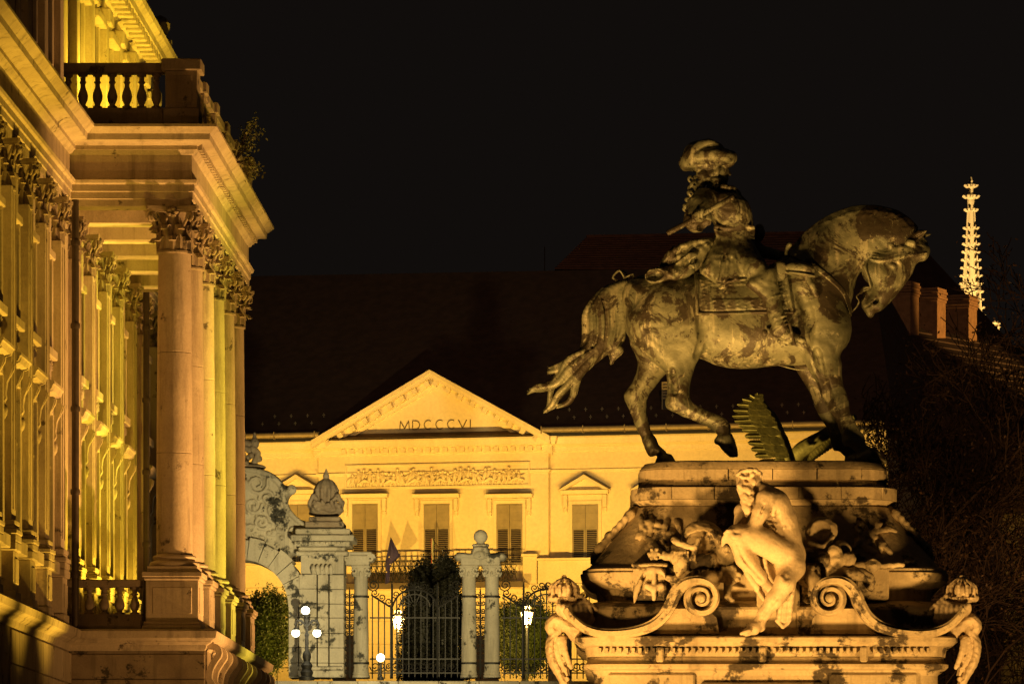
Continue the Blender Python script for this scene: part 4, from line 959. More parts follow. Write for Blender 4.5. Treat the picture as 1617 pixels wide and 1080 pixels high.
# ================================================================ roofs, chimneys, church spire behind
def tiles(root, a, b, c, d, mat, rows, name='tile_course'):
    """courses of roof tile on the quad a-b (eaves) c-d (ridge), each course lifted like a lap"""
    a, b, c, d = map(Vector, (a, b, c, d)); n = (b-a).cross(d-a).normalized(); n = n if n.z > 0 else -n
    for i in range(rows):
        t0, t1 = i/rows, (i+1)/rows; p = [a.lerp(d, t0), b.lerp(c, t0), b.lerp(c, t1), a.lerp(d, t1)]
        v = [p[0]+n*.09, p[1]+n*.09, p[2]+n*.02, p[3]+n*.02, p[0]+n*.0, p[1]+n*.0]
        MB().add(v, [(0,1,2,3),(4,5,1,0)]).build(name, mat, root)
def roofs():
    # hipped red roof beyond the palace
    d = 300; root = thing('hipped_roof_house', 'far house with hipped red tiled roof above the palace roof', 'building', W(1090, 700, d))
    zr, ze = zz(376, d+8), zz(425, d); x0, x1 = xx(876, d), xx(1340, d); r0, r1 = xx(926, d+8), xx(1318, d+8)
    MB().box(x0+.5, x1-.5, d+.5, d+15.5, 9.1, ze).build('wall', M_['dark_wing'], root)
    rf = MB().add([(x0,d,ze),(x1,d,ze),(x1,d+16,ze),(x0,d+16,ze),(r0,d+8,zr),(r1,d+8,zr+.25)], [(0,1,5,4),(1,2,5),(2,3,4,5),(3,0,4),(0,3,2,1)]).build('roof', M_['redroof'], root)
    tiles(rf, (x0,d,ze), (x1,d,ze), (r1,d+8,zr+.25), (r0,d+8,zr), M_['redroof'], 14)
    MB().tube([(r0,d+8,zr+.06),(r1,d+8,zr+.31)], .14, 6).build('ridge_tiles', M_['redroof'], rf)
    m = MB().tube([W(860, 430, 290), W(860, 390, 290)], .035, 6); tag(m.build('lightning_rod', M_['pipe']), 'thin rod standing on the dark palace roof', 'rod')
    # long roof with three chimneys
    A = Vector((xx(1346, 262), 262, zz(499, 262))); u = Vector((.565, .825, 0)); n = Vector((.825, -.565, 0))
    root = thing('chimney_roof_house', 'dark tiled long roof carrying three brick chimneys beyond the bare tree', 'building', (A.x+12, A.y+10, 9.2))
    def q(t, s, z): p = A + u*t + n*s; return (p.x, p.y, A.z+z)
    rf = MB().add([q(-2,0,0), q(24,0,0), q(24,16,-11), q(-2,16,-11), q(-2,-16,-11), q(24,-16,-11)], [(0,1,2,3),(0,4,5,1),(0,3,4),(1,5,2),(3,2,5,4)]).build('roof', M_['roof'], root)
    tiles(rf, q(-2,16,-11), q(24,16,-11), q(24,0,0), q(-2,0,0), M_['roof'], 26)
    MB().add([q(-1,15,-10.9),q(23,15,-10.9),q(23,-15,-10.9),q(-1,-15,-10.9),*[(p[0],p[1],9.1) for p in (q(-1,15,0),q(23,15,0),q(23,-15,0),q(-1,-15,0))]], [(0,1,5,4),(1,2,6,5),(2,3,7,6),(3,0,4,7)]).build('wall', M_['dark_wing'], root)
    for k, (px0, px1, py0, py1) in enumerate(((1404,1450,446,513),(1450,1492,456,525),(1495,1542,467,536))):
        t = (4.2, 7.6, 11.5)[k]; p = Vector(q(t, 0, 0)); dd = p.y; s = dd/F
        wx = (px1-px0)*s; xa = xx(px0, dd); zt = zz(py0, dd); zb = p.z-1.3
        c = MB().M
        m = MB(); m.M = T(xa+wx*.5, dd, 0) @ RZ(-24); hw = wx*.40
        m.box(-hw, hw, -.65, .65, zb, zt-.75, .01); ch = m.build('chimney', M_['brick'], root)
        for j in range(5):
            m = MB(); m.M = T(xa+wx*.5, dd, 0) @ RZ(-24); o = .04+.05*(j % 2) ; m.box(-hw-o, hw+o, -.65-o, .65+o, zt-.75+j*.15+.002, zt-.75+j*.15+.13, .01); m.build('cap_course', M_['brick'], ch)
        m = MB(); m.M = T(xa+wx*.5, dd, 0) @ RZ(-24); m.box(-hw-.06, hw+.06, -.72, .72, zb+.25, zb+.55); m.build('flashing', M_['lead'], ch)
    m = MB().tube([W(1588, 560, 230), W(1588, 488, 230)], .03, 6); tag(m.build('aerial_mast', M_['pipe']), 'thin mast on the roofline right of the church spire', 'mast')
    # steep roof in front of the spire
    d = 285; root = thing('steep_roof_house', 'unlit house with steep dark roof hiding the foot of the church spire', 'building', W(1440, 900, d))
    P_ = [W(1290,560,d), W(1600,545,d+4)]; top0, top1 = W(1330,392,d+6), W(1462,396,d+6)
    MB().add([P_[0], P_[1], top1, top0, P_[0]+Vector((0,14,0)), P_[1]+Vector((0,14,0))], [(0,1,2,3),(1,5,2),(5,4,3,2),(4,0,3)]).build('roof', M_['roof'], root)
    b0, b1 = P_[0], P_[1]; MB().box(b0.x+.4, b1.x-.4, d+4.5, d+13, 9.1, b1.z-.05).build('wall', M_['dark_wing'], root)
    # church spire
    d = 500; s = d/F; c = W(1533.5, 1400, d); cx_ = c.x
    root = thing('church_spire', 'floodlit pale gothic church spire with crockets, far behind the roofs', 'church tower', (cx_, d, 9.2))
    Z = lambda py: zz(py, d); st = M_['spire']
    prof = [(8, 398), (13.5, 470), (18.5, 540), (21, 600)]
    MB().lathe([(36*s,9.2),(36*s,Z(640)),(24*s,Z(620)),(21*s,Z(600))], 8, (cx_, d, 0), R(22.5)).build('tower', st, root)
    def rr(py): return np.interp(py, [328,398,470,540,600], [5.6,9.5,15.5,20.5,25])*s
    sp = MB().lathe([(rr(py), Z(py)) for py in (600,540,470,398,334)], 8, (cx_, d, 0), R(22.5)).build('spire', st, root)
    crk = MB()
    crk.tube([(0,0,0),(.14,0,.02),(.28,0,.10),(.34,0,.26)], [.12,.12,.11,.05], 6).lathe([(0,-.12),(.14,-.06),(.16,.03),(.08,.12),(0,.14)], 7, (.30,0,.16))
    crk = crk.mesh('crocket', 50); crk.materials.append(st)
    for e in range(8):
        a = R(22.5+45*e); py = 362
        MB().tube([(cx_+rr(q_)*math.cos(a)*1.0, d+rr(q_)*math.sin(a)*1.0, Z(q_)) for q_ in (600,470,398,334)], [.12,.10,.08,.06], 5).build('edge_rib', st, root)
        while py < 590:
            put('crocket', crk, None, root, T(cx_+rr(py)*math.cos(a), d+rr(py)*math.sin(a), Z(py)) @ RZ(22.5+45*e) @ SC(.95,.95,.8)); py += 12.6
    for py, r, h in ((332,7.5,5),(311,10.5,6),(294,7,5)):
        m = MB().lathe([(r*.5*s,Z(py)-.35),(r*.72*s,Z(py)-.1),(r*.72*s,Z(py)+.12),(r*.5*s,Z(py)+.3)], 8, (cx_, d, 0), R(22.5)); m.build('collar', st, root)
        for e in range(8):
            a = R(22.5+45*e); put('leaf_knob', crk, None, root, T(cx_+r*.75*s*math.cos(a), d+r*.75*s*math.sin(a), Z(py)-.1) @ RZ(22.5+45*e))
    MB().lathe([(5.6*s,Z(336)),(5.0*s,Z(330)),(6.0*s,Z(318)),(4.0*s,Z(306)),(3.6*s,Z(298)),(2.2*s,Z(290)),(3.4*s,Z(286)),(1*s,Z(280))], 8, (cx_, d, 0)).build('finial', st, root)
    for e in range(8):
        a = R(45*e); x, y = cx_+rr(455)*1.0*math.cos(a), d+rr(455)*1.0*math.sin(a)
        MB().prism([(-.42,Z(462)),(.42,Z(462)),(0,Z(444))], -.14, .14).build('gablet', st, root, None, T(x, y, 0) @ RZ(45*e+90))
    for px, py in ((1571,512),(1576,513),(1567,516)):
        m = MB().tube([W(px,560,d), W(px,py+6,d)], .16, 6); p = W(px,py,d)
        m.lathe([(.1,-.4),(.3,-.2),(.14,0),(.3,.15),(0,.4)], 6, p); m.build('pinnacle', st, root)
roofs()
# ================================================================ equestrian bronze
D_ST = 74.0
def lerp_by(vals, pts):
    return lambda a: np.interp(a, pts, vals)
def build_statue():
    root = thing('equestrian_statue', 'streaked bronze statue of a walking horse with plumed-hat rider holding a baton', 'statue', (xx(1204, D_ST), D_ST, zz(732, D_ST)))
    br = M_['bronze']
    # ------------------------------------------------ horse
    S = Sculpt(975, 1482, 315, 742, -84, 92, 1.6, D_ST)
    def sstep(t): t = np.clip(t, 0, 1); return t*t*(3-2*t)
    def bodyW(x, y):
        t = sstep(((x-1262)*.72 - (y-470)*.70)/150)
        r = 1 - .12*sstep((1050-x)/60) - .10*np.exp(-((x-1120)/40.)**2) - .1*sstep((x-1290)/50)
        return 60*r*(1-t) + 24*t
    body = [(986,452),(1000,440),(1022,433),(1060,430),(1110,433),(1160,432),(1205,424),(1238,405),(1255,391),(1273,368),(1304,346),(1339,331),(1370,327),(1405,332),(1430,344),(1446,361),(1449,385),(1438,403),(1410,414),(1384,421),(1364,424),(1353,441),(1345,474),(1340,500),(1341,521),(1336,542),(1320,560),(1290,571),(1262,577),(1230,577),(1192,581),(1163,582),(1133,577),(1105,566),(1070,560),(1035,552),(998,537),(985,515),(980,484)]
    S.poly(body, 0, bodyW, 60, 6)
    hindW = lambda x, y: np.interp(y - .35*np.maximum(0, x-1095), [460,520,560,590,625,645,665,700], [34,36,30,24,17,16,12,12])
    hind = [(1010,478),(1050,452),(1092,470),(1110,505),(1113,535),(1108,556),(1100,575),(1094,593),(1088,618),(1092,637),(1113,651),(1140,662),(1152,674),(1152,690),(1148,697),(1136,695),(1131,688),(1119,679),(1096,668),(1076,660),(1055,650),(1050,640),(1055,622),(1054,604),(1048,589),(1022,568),(998,540),(990,505)]
    S.poly(hind, lambda x, y: np.interp(y, [470,560,600,720], [27,32,38,38]) + 0*x, hindW, 24, 9)
    S.poly([(1133,690),(1150,684),(1160,699),(1165,722),(1161,725),(1152,725),(1142,716),(1134,706),(1129,700)], 38, 15, 11, 2, 2)     # toe-down hoof
    S.ell((1132,700,38), (5,5,7), 0, 3)
    far = [(1000,500),(1060,500),(1078,560),(1049,589),(1036,605),(1024,622),(1021,645),(1026,668),(1030,682),(1036,692),(1026,700),(1017,696),(1013,688),(1006,676),(996,650),(985,624),(989,613),(1000,597),(1007,574),(1003,556),(994,536)]
    S.poly(far, lambda x, y: np.interp(y, [500,580,720], [-28,-36,-36]) + 0*x, lambda x, y: np.interp(y, [500,560,590,625,645,665,700], [34,28,22,16,15,12,12]) + 0*x, 22, 8)
    S.poly([(1015,688),(1032,685),(1041,700),(1052,711),(1044,722),(1036,716),(1027,718),(1020,709)], -36, 13, 10, 3, 3)
    S.poly([(1038,718),(1046,711),(1060,714),(1072,732),(1070,735),(1035,735),(1034,727)], -36, 17, 12, 2, 1)
    foreW = lambda x, y: np.interp(y, [500,560,600,640,655,680,700,712,732], [26,24,19,16,13,11,13,12,13]) + 0*x
    fore = [(1262,530),(1290,500),(1328,508),(1336,540),(1322,572),(1325,596),(1333,618),(1339,637),(1341,652),(1352,676),(1363,692),(1366,704),(1374,714),(1362,722),(1350,716),(1340,709),(1331,706),(1327,692),(1321,672),(1311,655),(1303,641),(1296,620),(1284,600),(1274,584),(1265,562)]
    fhoof = [(1366,712),(1378,709),(1386,714),(1399,731),(1397,735),(1366,735),(1350,728),(1352,719)]
    S.poly(fore, 33, foreW, 20, 9); S.poly(fhoof, 33, 17, 13, 2, 1)
    S.poly([(x-14, y+1 if y > 600 else y) for x, y in fore], -33, foreW, 20, 8); S.poly([(x-16, y) for x, y in fhoof], -33, 17, 13, 2, 1)
    # muscles
    for c, r, a in (((1300,508,34), (30,44,22), -25), ((1322,520,20), (20,30,26), 0), ((1050,505,40), (36,46,26), 10), ((1086,548,40), (18,26,20), 10), ((1070,612,40), (10,26,13), 0), ((1312,600,34), (11,30,16), 20)):
        S.ell(c, r, a, 14); S.ell((c[0], c[1], -c[2]), r, a, 14)
    for pts, r in (([(1262,470),(1275,510),(1270,556)], 4), ([(1108,510),(1112,545),(1104,566)], 4.5), ([(1288,560),(1296,600),(1306,630)], 2.5), ([(1062,590),(1066,625)], 2.2), ([(1300,410),(1330,440),(1340,470)], 4)):
        q = [(x, y, 60 if x < 1290 and y < 560 else 52) for x, y in pts]
        S.chain(q, r*1.7, 7, 1, True, 4)
    # head
    headW = lambda x, y: np.interp((x-1360)*-.55 + (y-400)*.83, [-40,10,40,70,100], [15,25,22,15,13])
    head = [(1436,352),(1452,372),(1461,392),(1459,408),(1447,418),(1437,438),(1418,463),(1402,482),(1391,490),(1382,494),(1374,496),(1365,489),(1361,483),(1368,474),(1374,463),(1372,450),(1366,440),(1364,426),(1372,406),(1395,384),(1420,360)]
    S.poly(head, 0, headW, 22, 5)
    S.ell((1382,430,13), (20,18,13), 20, 6); S.ell((1382,430,-13), (20,18,13), 20, 6)
    S.ell((1385,484,7), (10,9,9), 0, 5)
    S.chain([(1374,496,0),(1366,478,0),(1372,462,0)], [6,6,7], 4)                                            # lower jaw and lip
    for sg in (1, -1):
        S.ell((1408,422,21*sg), (6,4.2,4), 25, 2.5); S.ell((1383,478,13*sg), (5.5,3,7), -40, 2, True)
        S.chain([(1362,487,6*sg),(1374,483,11*sg),(1378,480,13*sg)], 1.6, 2, 1, True)
        S.chain([(1398,412,20*sg),(1412,412,21*sg),(1420,418,18*sg)], 2.6, 3, 1, False, 3)
        S.chain([(1440,380,11*sg),(1453,371,14*sg),(1463+8*(sg<0),366+2*(sg<0),15*sg)], [7,6,.8], 2)            # ears
        S.chain([(1446,378,17*sg),(1458,370,19*sg)], [2.5,1.2], 1.5, 1, True)
    # forelock blown forward and the mane ridge
    rnd = random.Random(3)
    for k in range(9):
        y0 = 412 - k*4.2; z0 = 19 - k*2
        S.chain([(1372+k*3,y0,z0+4),(1394+k*2,y0+4-2*rnd.random(),z0+6),(1420,y0-3,z0+6),(1446,y0-9+rnd.random()*4,z0+2),(1460+rnd.random()*5,402-k*2.2,z0-4)], [1.8,3.2,3.2,3,2], 1.6, 1, False, 4)
    S.ell((1460,400,0), (8,12,13), 20, 4)
    for k in range(7): S.ell((1405+k*6, 384+rnd.random()*14, 19), (6,5,5), rnd.random()*90, 2)
    crest = spline([(1250,396),(1273,369),(1304,346),(1339,331),(1370,327),(1405,332),(1430,344),(1448,362)], 12)
    for k in range(0, len(crest)-2, 1):
        x, y = crest[k]; dx, dy = crest[k+1]-crest[k]; L = math.hypot(dx, dy); tx, ty = dx/L, dy/L; nx, ny = -ty, tx
        l = 15+8*rnd.random()
        for sg in (1, -1):
            S.chain([(x, y, 3*sg),(x+nx*l*.5-tx*5, y+ny*l*.5-ty*5, 11*sg),(x+nx*l-tx*11, y+ny*l-ty*11, (15+2*rnd.random())*sg)], [3.2,3,1.2], 1.6)
    hf = S.f.copy()
    S.rough(.45, 34)
    me = S.mesh('horse'); put('horse', me, br, root)
    # ------------------------------------------------ saddle cloth wraps the same body
    C = Sculpt(975, 1482, 315, 742, -84, 92, 1.6, D_ST)
    q = C.sl((1085,400,-90), (1262,516,95), 4)
    cl = [(1096,432),(1098,505),(1252,503),(1240,430)]
    D = C.din(q, cl, 0)[:,:,None]
    brd = np.where((D < 5), 6.2, np.where((D > 7) & (D < 25), 4.6, 3.2))
    X, Y, Z = C.xyz(q)
    orn = 1.4*np.maximum(0, np.sin(X*.42 + 3*np.sin(Y*.3))*np.sin(Y*.5+X*.1))*((D > 8) & (D < 24))
    C.f[q] = np.maximum(hf[q] - brd - orn, -D)
    C.f[q] = np.maximum(C.f[q], -(hf[q]+2)); put('saddle_cloth', C.mesh('saddle_cloth'), br, root)
    # ------------------------------------------------ tack: straps, holster, bit, girth line
    A = Sculpt(1130, 1400, 380, 600, -80, 95, 1.6, D_ST)
    q = A.sl((1236,395,-80), (1350,505,90), 2); X, Y, Z = A.xyz(q)
    path = spline([(1240,400),(1268,416),(1296,436),(1331,466),(1343,496)], 6); dm = np.full(np.broadcast(X, Y).shape, 1e9)
    for a, b in zip(path[:-1], path[1:]):
        u = b-a; t = np.clip(((X-a[0])*u[0]+(Y-a[1])*u[1])/(u@u), 0, 1); dm = np.minimum(dm, np.hypot(X-a[0]-t*u[0], Y-a[1]-t*u[1]))
    A.f[q] = np.maximum(hf[A.sl((1236,395,-80), (1350,505,90), 2)] if False else 60, 60)
    o = np.round((np.array([A.o[k]+A.h*q[k].start for k in range(3)]) - S.o)/S.h).astype(int)
    o = np.clip(o, 0, None); sub = hf[o[0]:o[0]+q[0].stop-q[0].start, o[1]:o[1]+q[1].stop-q[1].start, o[2]:o[2]+q[2].stop-q[2].start]
    A.f[q] = np.maximum(sub - 3, dm - 4)[:A.f[q].shape[0]]
    put('breast_strap', A.mesh('breast_strap'), br, root)
    H = Sculpt(1215, 1310, 380, 490, 20, 95, 1.3, D_ST)
    H.ell((1262,432,60), (23,11,14), 8, 2).ell((1262,441,60), (25,3.5,16), 8, 1.5).chain([(1270,442,62),(1279,458,66),(1287,474,62)], [6,5.5,5], 2)
    H.chain([(1246,426,46),(1240,412,44),(1242,398,44),(1246,392,44)], [4,2.6,2.4,3.6], 2, 1, False, 4)
    H.ell((1229,436,58), (13,17,10), 10, 2)
    put('pistol_holster', H.mesh('pistol_holster'), br, root)
    g = lambda pts: [W(x, y, D_ST) - Vector((0, z*D_ST/F, 0)) for x, y, z in pts]; sc = D_ST/F
    for nm, pts, r in (('curb_chain', [(1372,458,16),(1362,462,18),(1352,470,18),(1356,478,16),(1350,488,8),(1344,494,2),(1342,500,0)], 1.4), ('bit', [(1374,456,17),(1364,457,19),(1358,466,19)], 2.4),
            ('cheek_strap', [(1364,424,26),(1370,440,24),(1374,456,18)], 1.8), ('rein', [(1332,530,20),(1330,552,18),(1320,568,12)], 1.2), ('girth_strap', [(1228,577,10),(1256,584,8),(1280,585,6)], 1.1)):
        MB().tube(g(spline(pts, 4)), r*sc, 6).build(nm, br, root, 60)
    # ------------------------------------------------ tail
    L = Sculpt(828, 1004, 420, 660, -40, 40, 1.5, D_ST)
    rnd = random.Random(11)
    def strand(off, end, r, zz_, k=1.0):
        pts = [(988,448+off*3,zz_*.4),(966+off*14,460+off*2,zz_*.8),(953+off*29,492,zz_),(953+off*31,522,zz_),(946+off*26,546,zz_*.9)] + end
        L.chain(pts, list(np.interp(np.linspace(0,1,len(pts)), [0,.25,.6,.85,1], [r*.8,r,r*1.1,r*.85,r*.25])), k, 1, False, 5)
    ends = [[(905,565),(885,578),(866,582)], [(900,580),(880,604),(858,612),(835,617)], [(905,590),(878,606),(850,610),(834,620)],
            [(905,600),(884,625),(872,640),(861,650)], [(912,598),(904,625),(892,636),(880,642)], [(900,570),(884,590),(872,612),(868,636),(862,648)],
            [(910,572),(890,584),(872,586),(866,590)], [(902,584),(880,600),(864,604)]]
    for k in range(52):
        u = -1 + 2*rnd.random(); e = ends[k % len(ends)]; j = rnd.random
        zq = 20*(1-u*u)**.5*(1 if k % 3 else -1)*(.5+.5*j())
        en = [(x + 5*(j()-.5), y + 6*(j()-.5), zq*(.8-.2*i)) for i, (x, y) in enumerate(e)]
        strand(u*.97, en, 3.2+2.2*j(), zq)
    for k in range(16):                                        # shorter locks on the inner side
        u = .3 + .7*rnd.random(); zq = 16*(rnd.random()*2-1)
        strand(u, [(952+u*28,554,zq*.6),(960+u*12,563,zq*.4),(964+3*rnd.random(),572+3*rnd.random(),zq*.3)], 5, zq)
    for pts in ([(930,500,22),(936,530,22),(925,560,18),(895,580,12)], [(950,470,20),(958,505,24),(955,540,22)], [(970,480,20),(976,515,20),(972,545,16)], [(940,480,20),(944,515,24),(938,548,20),(905,586,10)]): L.chain(pts, [1,2.6,2.6,1], 1.2, 1, True, 5)
    put('tail', L.mesh('tail'), br, root)
    b = MB()
    for c0, c1, c2 in (((984,447,4),(968,440,8),(978,428,4)), ((986,446,4),(998,445,9),(1000,434,3)), ((984,446,-2),(992,436,-8),(982,427,-4))):
        b.tube(g(spline([(984,447,2), c0, c1, c2, (986,440,4), (984,447,2)], 5)), 1.7*sc, 6)
    b.build('tail_bow', br, root, 60)
    # ------------------------------------------------ rider
    P = Sculpt(1010, 1280, 212, 560, -92, 104, 1.35, D_ST)
    P.poly([(1098,318),(1108,305),(1128,297),(1148,298),(1163,305),(1178,323),(1187,343),(1191,364),(1191,390),(1190,425),(1140,425),(1135,390),(1131,366),(1122,346),(1106,336)], 0, lambda x, y: np.interp(y, [295,312,340,370,388], [20,38,38,34,34]) + 0*x, 25, 6)
    P.ell((1110,318,30), (16,15,15), 0, 6); P.ell((1118,318,-32), (16,15,15), 0, 6); P.ell((1160,335,8), (24,26,30), 0, 8)
    # coat skirt with folds over both flanks
    sk = [(1137,362),(1186,362),(1190,384),(1198,402),(1210,426),(1198,438),(1178,449),(1158,452),(1142,457),(1132,455),(1118,446),(1104,433),(1116,412)]
    for sg in (1, -1):
        P.poly(sk, lambda x, y, sg=sg: sg*np.interp(y, [366,385,410,450], [0,10,30,50]) + 0*x, lambda x, y: np.interp(y, [366,385,410,440,458], [28,26,26,18,10]) + 0*x, 16, 5)
        for x0, x1 in ((1140,1133),(1152,1141),(1164,1160),(1176,1184),(1186,1202)):
            P.chain([(x0,392,34*sg),(x0*.5+x1*.5,420,56*sg),(x1,450-abs(x1-1150)*.2,62*sg)], [2.5,4,5], 4)
        for x0, x1 in ((1146,1138),(1158,1152),(1170,1174),(1181,1194)): P.chain([(x0,394,36*sg),(x0*.5+x1*.5,420,60*sg),(x1,452-abs(x1-1150)*.2,66*sg)], [1,3.4,4.6], 2, 1, True)
        P.chain([(1160,400,50*sg),(1166,422,64*sg),(1172,440,67*sg)], [2,5,6], 2, 1, True)
        P.chain([(1132,455,58*sg),(1146,459,61*sg),(1136,462,60*sg),(1150,452,62*sg),(1176,449,62*sg)], 2.2, 1.5, 1, False, 3)
        # thigh and boot
        P.chain([(1150,410,26*sg),(1190,430,54*sg),(1208,446,62*sg)], [22,18,15], 6)
        P.poly([(1176,457),(1196,440),(1218,430),(1226,450),(1232,484),(1240,512),(1246,528),(1238,536),(1222,533),(1214,516),(1204,486),(1194,474)], 66*sg, 15, 15, 3)
        P.chain([(1203,481,70*sg),(1218,478,80*sg),(1230,474,72*sg)], 2, 1.5, 1, False, 3)
        P.chain([(1224,530,66*sg),(1242,538,68*sg),(1264,545,70*sg)], [10,9,6], 3)
        P.chain([(1228,546,66*sg),(1250,550,68*sg)], 3, 2)
        P.chain([(1236,520,56*sg),(1240,550,58*sg),(1252,552,80*sg),(1244,520,82*sg)], 2.4, 1.5)             # stirrup
        P.ell((1206,534,72*sg), (5,6,2.5), 0, 1.5)
        for k in range(3): P.chain([(1220+k*4,512+k*6,79*sg),(1240+k*2,508+k*6,78*sg)], 1.6, 2)
    # sash and lace
    for k in range(5): P.chain([(1133,368+k*3.6,24),(1160,371+k*3,31),(1190,364+k*3.8,24)], 2.2, 1.4, 1, False, 4)
    P.chain([(1134,376,25),(1130,362,27),(1150,365,32),(1188,361,26)], 2.4, 2.5, 1, False, 4)
    # near arm bent back to the hip, broad cuff, hand round the baton
    P.chain([(1114,320,34),(1102,334,50),(1096,348,60)], [18,17,14], 5)
    P.ell((1106,334,46), (21,20,19), 30, 6)
    for k in range(4): P.chain([(1092+k*6,322+k*2,60-k*3),(1104+k*4,336,60),(1116+k*2,332-k*2,52)], 1.7, 2, 1, False, 3)
    P.ell((1101,354,60), (23,21,15), -20, 3); P.ell((1112,366,66), (13,10,13), -30, 2, True)
    P.chain([(1100,352,62),(1101,353,78)], [11,10], 4)
    for k in range(4):
        x = 1093+k*4.6; y = 357-k*2.6
        P.chain([(x+3,y-10,76),(x+1,y-5,88),(x,y+4,88),(x+1,y+7,80)], [2.8,2.7,2.5,2.2], .8, 1, False, 3)
    P.chain([(1110,354,76),(1104,358,86),(1097,362,88)], [3.2,2.9,2.4], 1)
    # far arm to the reins
    P.chain([(1120,320,-36),(1160,345,-62),(1200,392,-36),(1230,402,-14)], [15,13,10,8], 4); P.ell((1200,362,-40), (9,14,9), 0, 2)
    for k in range(4): P.chain([(1230,398+k*4,-12),(1240,399+k*4,-8),(1238,402+k*4,-2)], 3, 1)
    # head, face, collar, locks, hat
    P.chain([(1134,300,0),(1134,280,0)], [14,12], 4)
    P.ell((1133,272,0), (17,22,15), 8, 3); P.ell((1140,284,0), (9,9,10), 0, 4)
    P.chain([(1147,266,0),(1152,275.5,0)], [2,2.8], 1.6); P.chain([(1146,281,0),(1148,283,0)], 2.6, 1); P.ell((1144,290,0), (4.5,4,5), 0, 2)
    for sg in (1, -1): P.ell((1145,269,8*sg), (3,2,3), 0, 1, True); P.ell((1145,269.5,8*sg), (2.4,1.8,2.4), 0, .6); P.chain([(1140,263,11*sg),(1148,264,6*sg)], 1.7, 1)
    P.chain([(1140,298,26),(1156,301,16),(1166,306,0),(1156,301,-16)], [4,4.5,4,4], 2, 1, False, 3)
    P.chain([(1145,295,8),(1160,304,18),(1176,322,14),(1186,342,8)], 2.2, 1.5, 1, False, 4)
    rnd = random.Random(5)
    for k in range(46):
        u = rnd.random(); x = 1103+30*rnd.random(); y = 262+40*u; z = (20-10*abs(rnd.random()-.5))*(1 if k % 3 else -1)
        P.ell((x, y, z), (6+3*rnd.random(), 5+3*rnd.random(), 6), rnd.random()*180, 1.3)
    for x, y, r in ((1100,285,6),(1090,285,5),(1096,294,6),(1092,300,6),(1090,308,5),(1093,316,5),(1104,300,8),(1086,318,4.5),(1083,328,4.5),(1088,325,4),(1081,333,3.5),(1126,300,6),(1130,294,6),(1122,306,5)):
        P.ell((x, y, 12+8*rnd.random()), (r+1, r, r), rnd.random()*90, 1.2); P.ell((x+1, y+1, 14), (r*.4, r*.4, 14), 0, .8, True)
    P.ell((1113,249,0), (33,25,32), -10, 3); P.ell((1104,243,4), (24,20,28), 0, 5); P.ell((1126,240,4), (20,15,26), 20, 5)
    a = np.linspace(0, 2*math.pi, 26)
    P.chain([(1117+33*math.cos(t), 255-3*math.cos(t)-5*abs(math.sin(t)), 32*math.sin(t)) for t in a], [8.5+1.5*abs(math.cos(t)) for t in a], 6)
    P.chain([(1138,254,0),(1150,251,0),(1156,248,0)], [10,10,8], 5, 2.0); P.ell((1083,258,4), (8,13,20), 12, 4); P.ell((1090,250,10), (12,15,20), 10, 4)
    P.chain([(1103,251,32),(1113,247,35),(1123,240,33)], [3.2,3.8,2.4], 1.2, 1, True)
    for k in range(26):
        t = rnd.random(); x = 1086+56*t; y = 246-20*math.sin(math.pi*t)*(.3+.7*rnd.random()); z = 33*math.sqrt(max(0.05, 1-((y-250)/27)**2-((x-1113)/38)**2))
        P.chain([(x-5,y+3,z),(x+1,y-1,z+1),(x+6,y+2,z-1)], [2.4,3.2,1.6], 1.3, 1, False, 3)
    P.chain([(1092,262,28),(1096,242,32),(1118,230,28),(1140,240,22)], [4,6,6,4], 3, 1, False, 4)
    P.chain([(1122,262,30),(1136,262,24),(1146,258,14)], [3.5,3.5,3], 2, 1, False, 3)
    P.rough(.7, 26)
    put('rider', P.mesh('rider'), br, root)
    b = MB(); b.tube(g([(1053,381,90),(1056,379,90),(1080,366,87),(1130,337,80),(1155,322.5,76),(1157,321.5,76)]), [3.6*sc,4.4*sc,4.1*sc,4.1*sc,4.4*sc,3.4*sc], 12)
    b.build('baton', br, root, 50)
    # cloak rolled behind the saddle
    K = Sculpt(1012, 1140, 368, 462, -45, 58, 1.35, D_ST)
    K.poly([(1041,428),(1048,406),(1068,393),(1095,381),(1122,376),(1130,392),(1116,416),(1104,434),(1080,442),(1058,440)], 6, 34, 22, 4)
    for pts in ([(1044,424,30),(1060,404,36),(1090,390,36),(1118,384,32)], [(1050,432,36),(1072,414,42),(1100,404,42)], [(1046,414,20),(1066,398,26),(1098,384,26)], [(1090,424,44),(1098,410,46),(1088,412,46),(1094,428,45)]):
        K.chain(pts, [3,5,5,2.5], 2.5, 1, False, 4)
    for pts in ([(1056,424,40),(1076,408,46),(1100,398,46)], [(1086,420,46),(1104,412,48)]): K.chain(pts, 4.5, 3, 1, True, 3)
    K.chain([(1085,432,34),(1062,438,38),(1040,440,40)], [10,12,13], 4); K.ell((1037,441,42), (19,12.5,14), -8, 2); K.ell((1033,441,50), (15.5,9.5,13), -8, 1.2, True)
    K.rough(1.6, 30)
    put('rolled_cloak', K.mesh('rolled_cloak'), br, root)
    return root
build_statue()
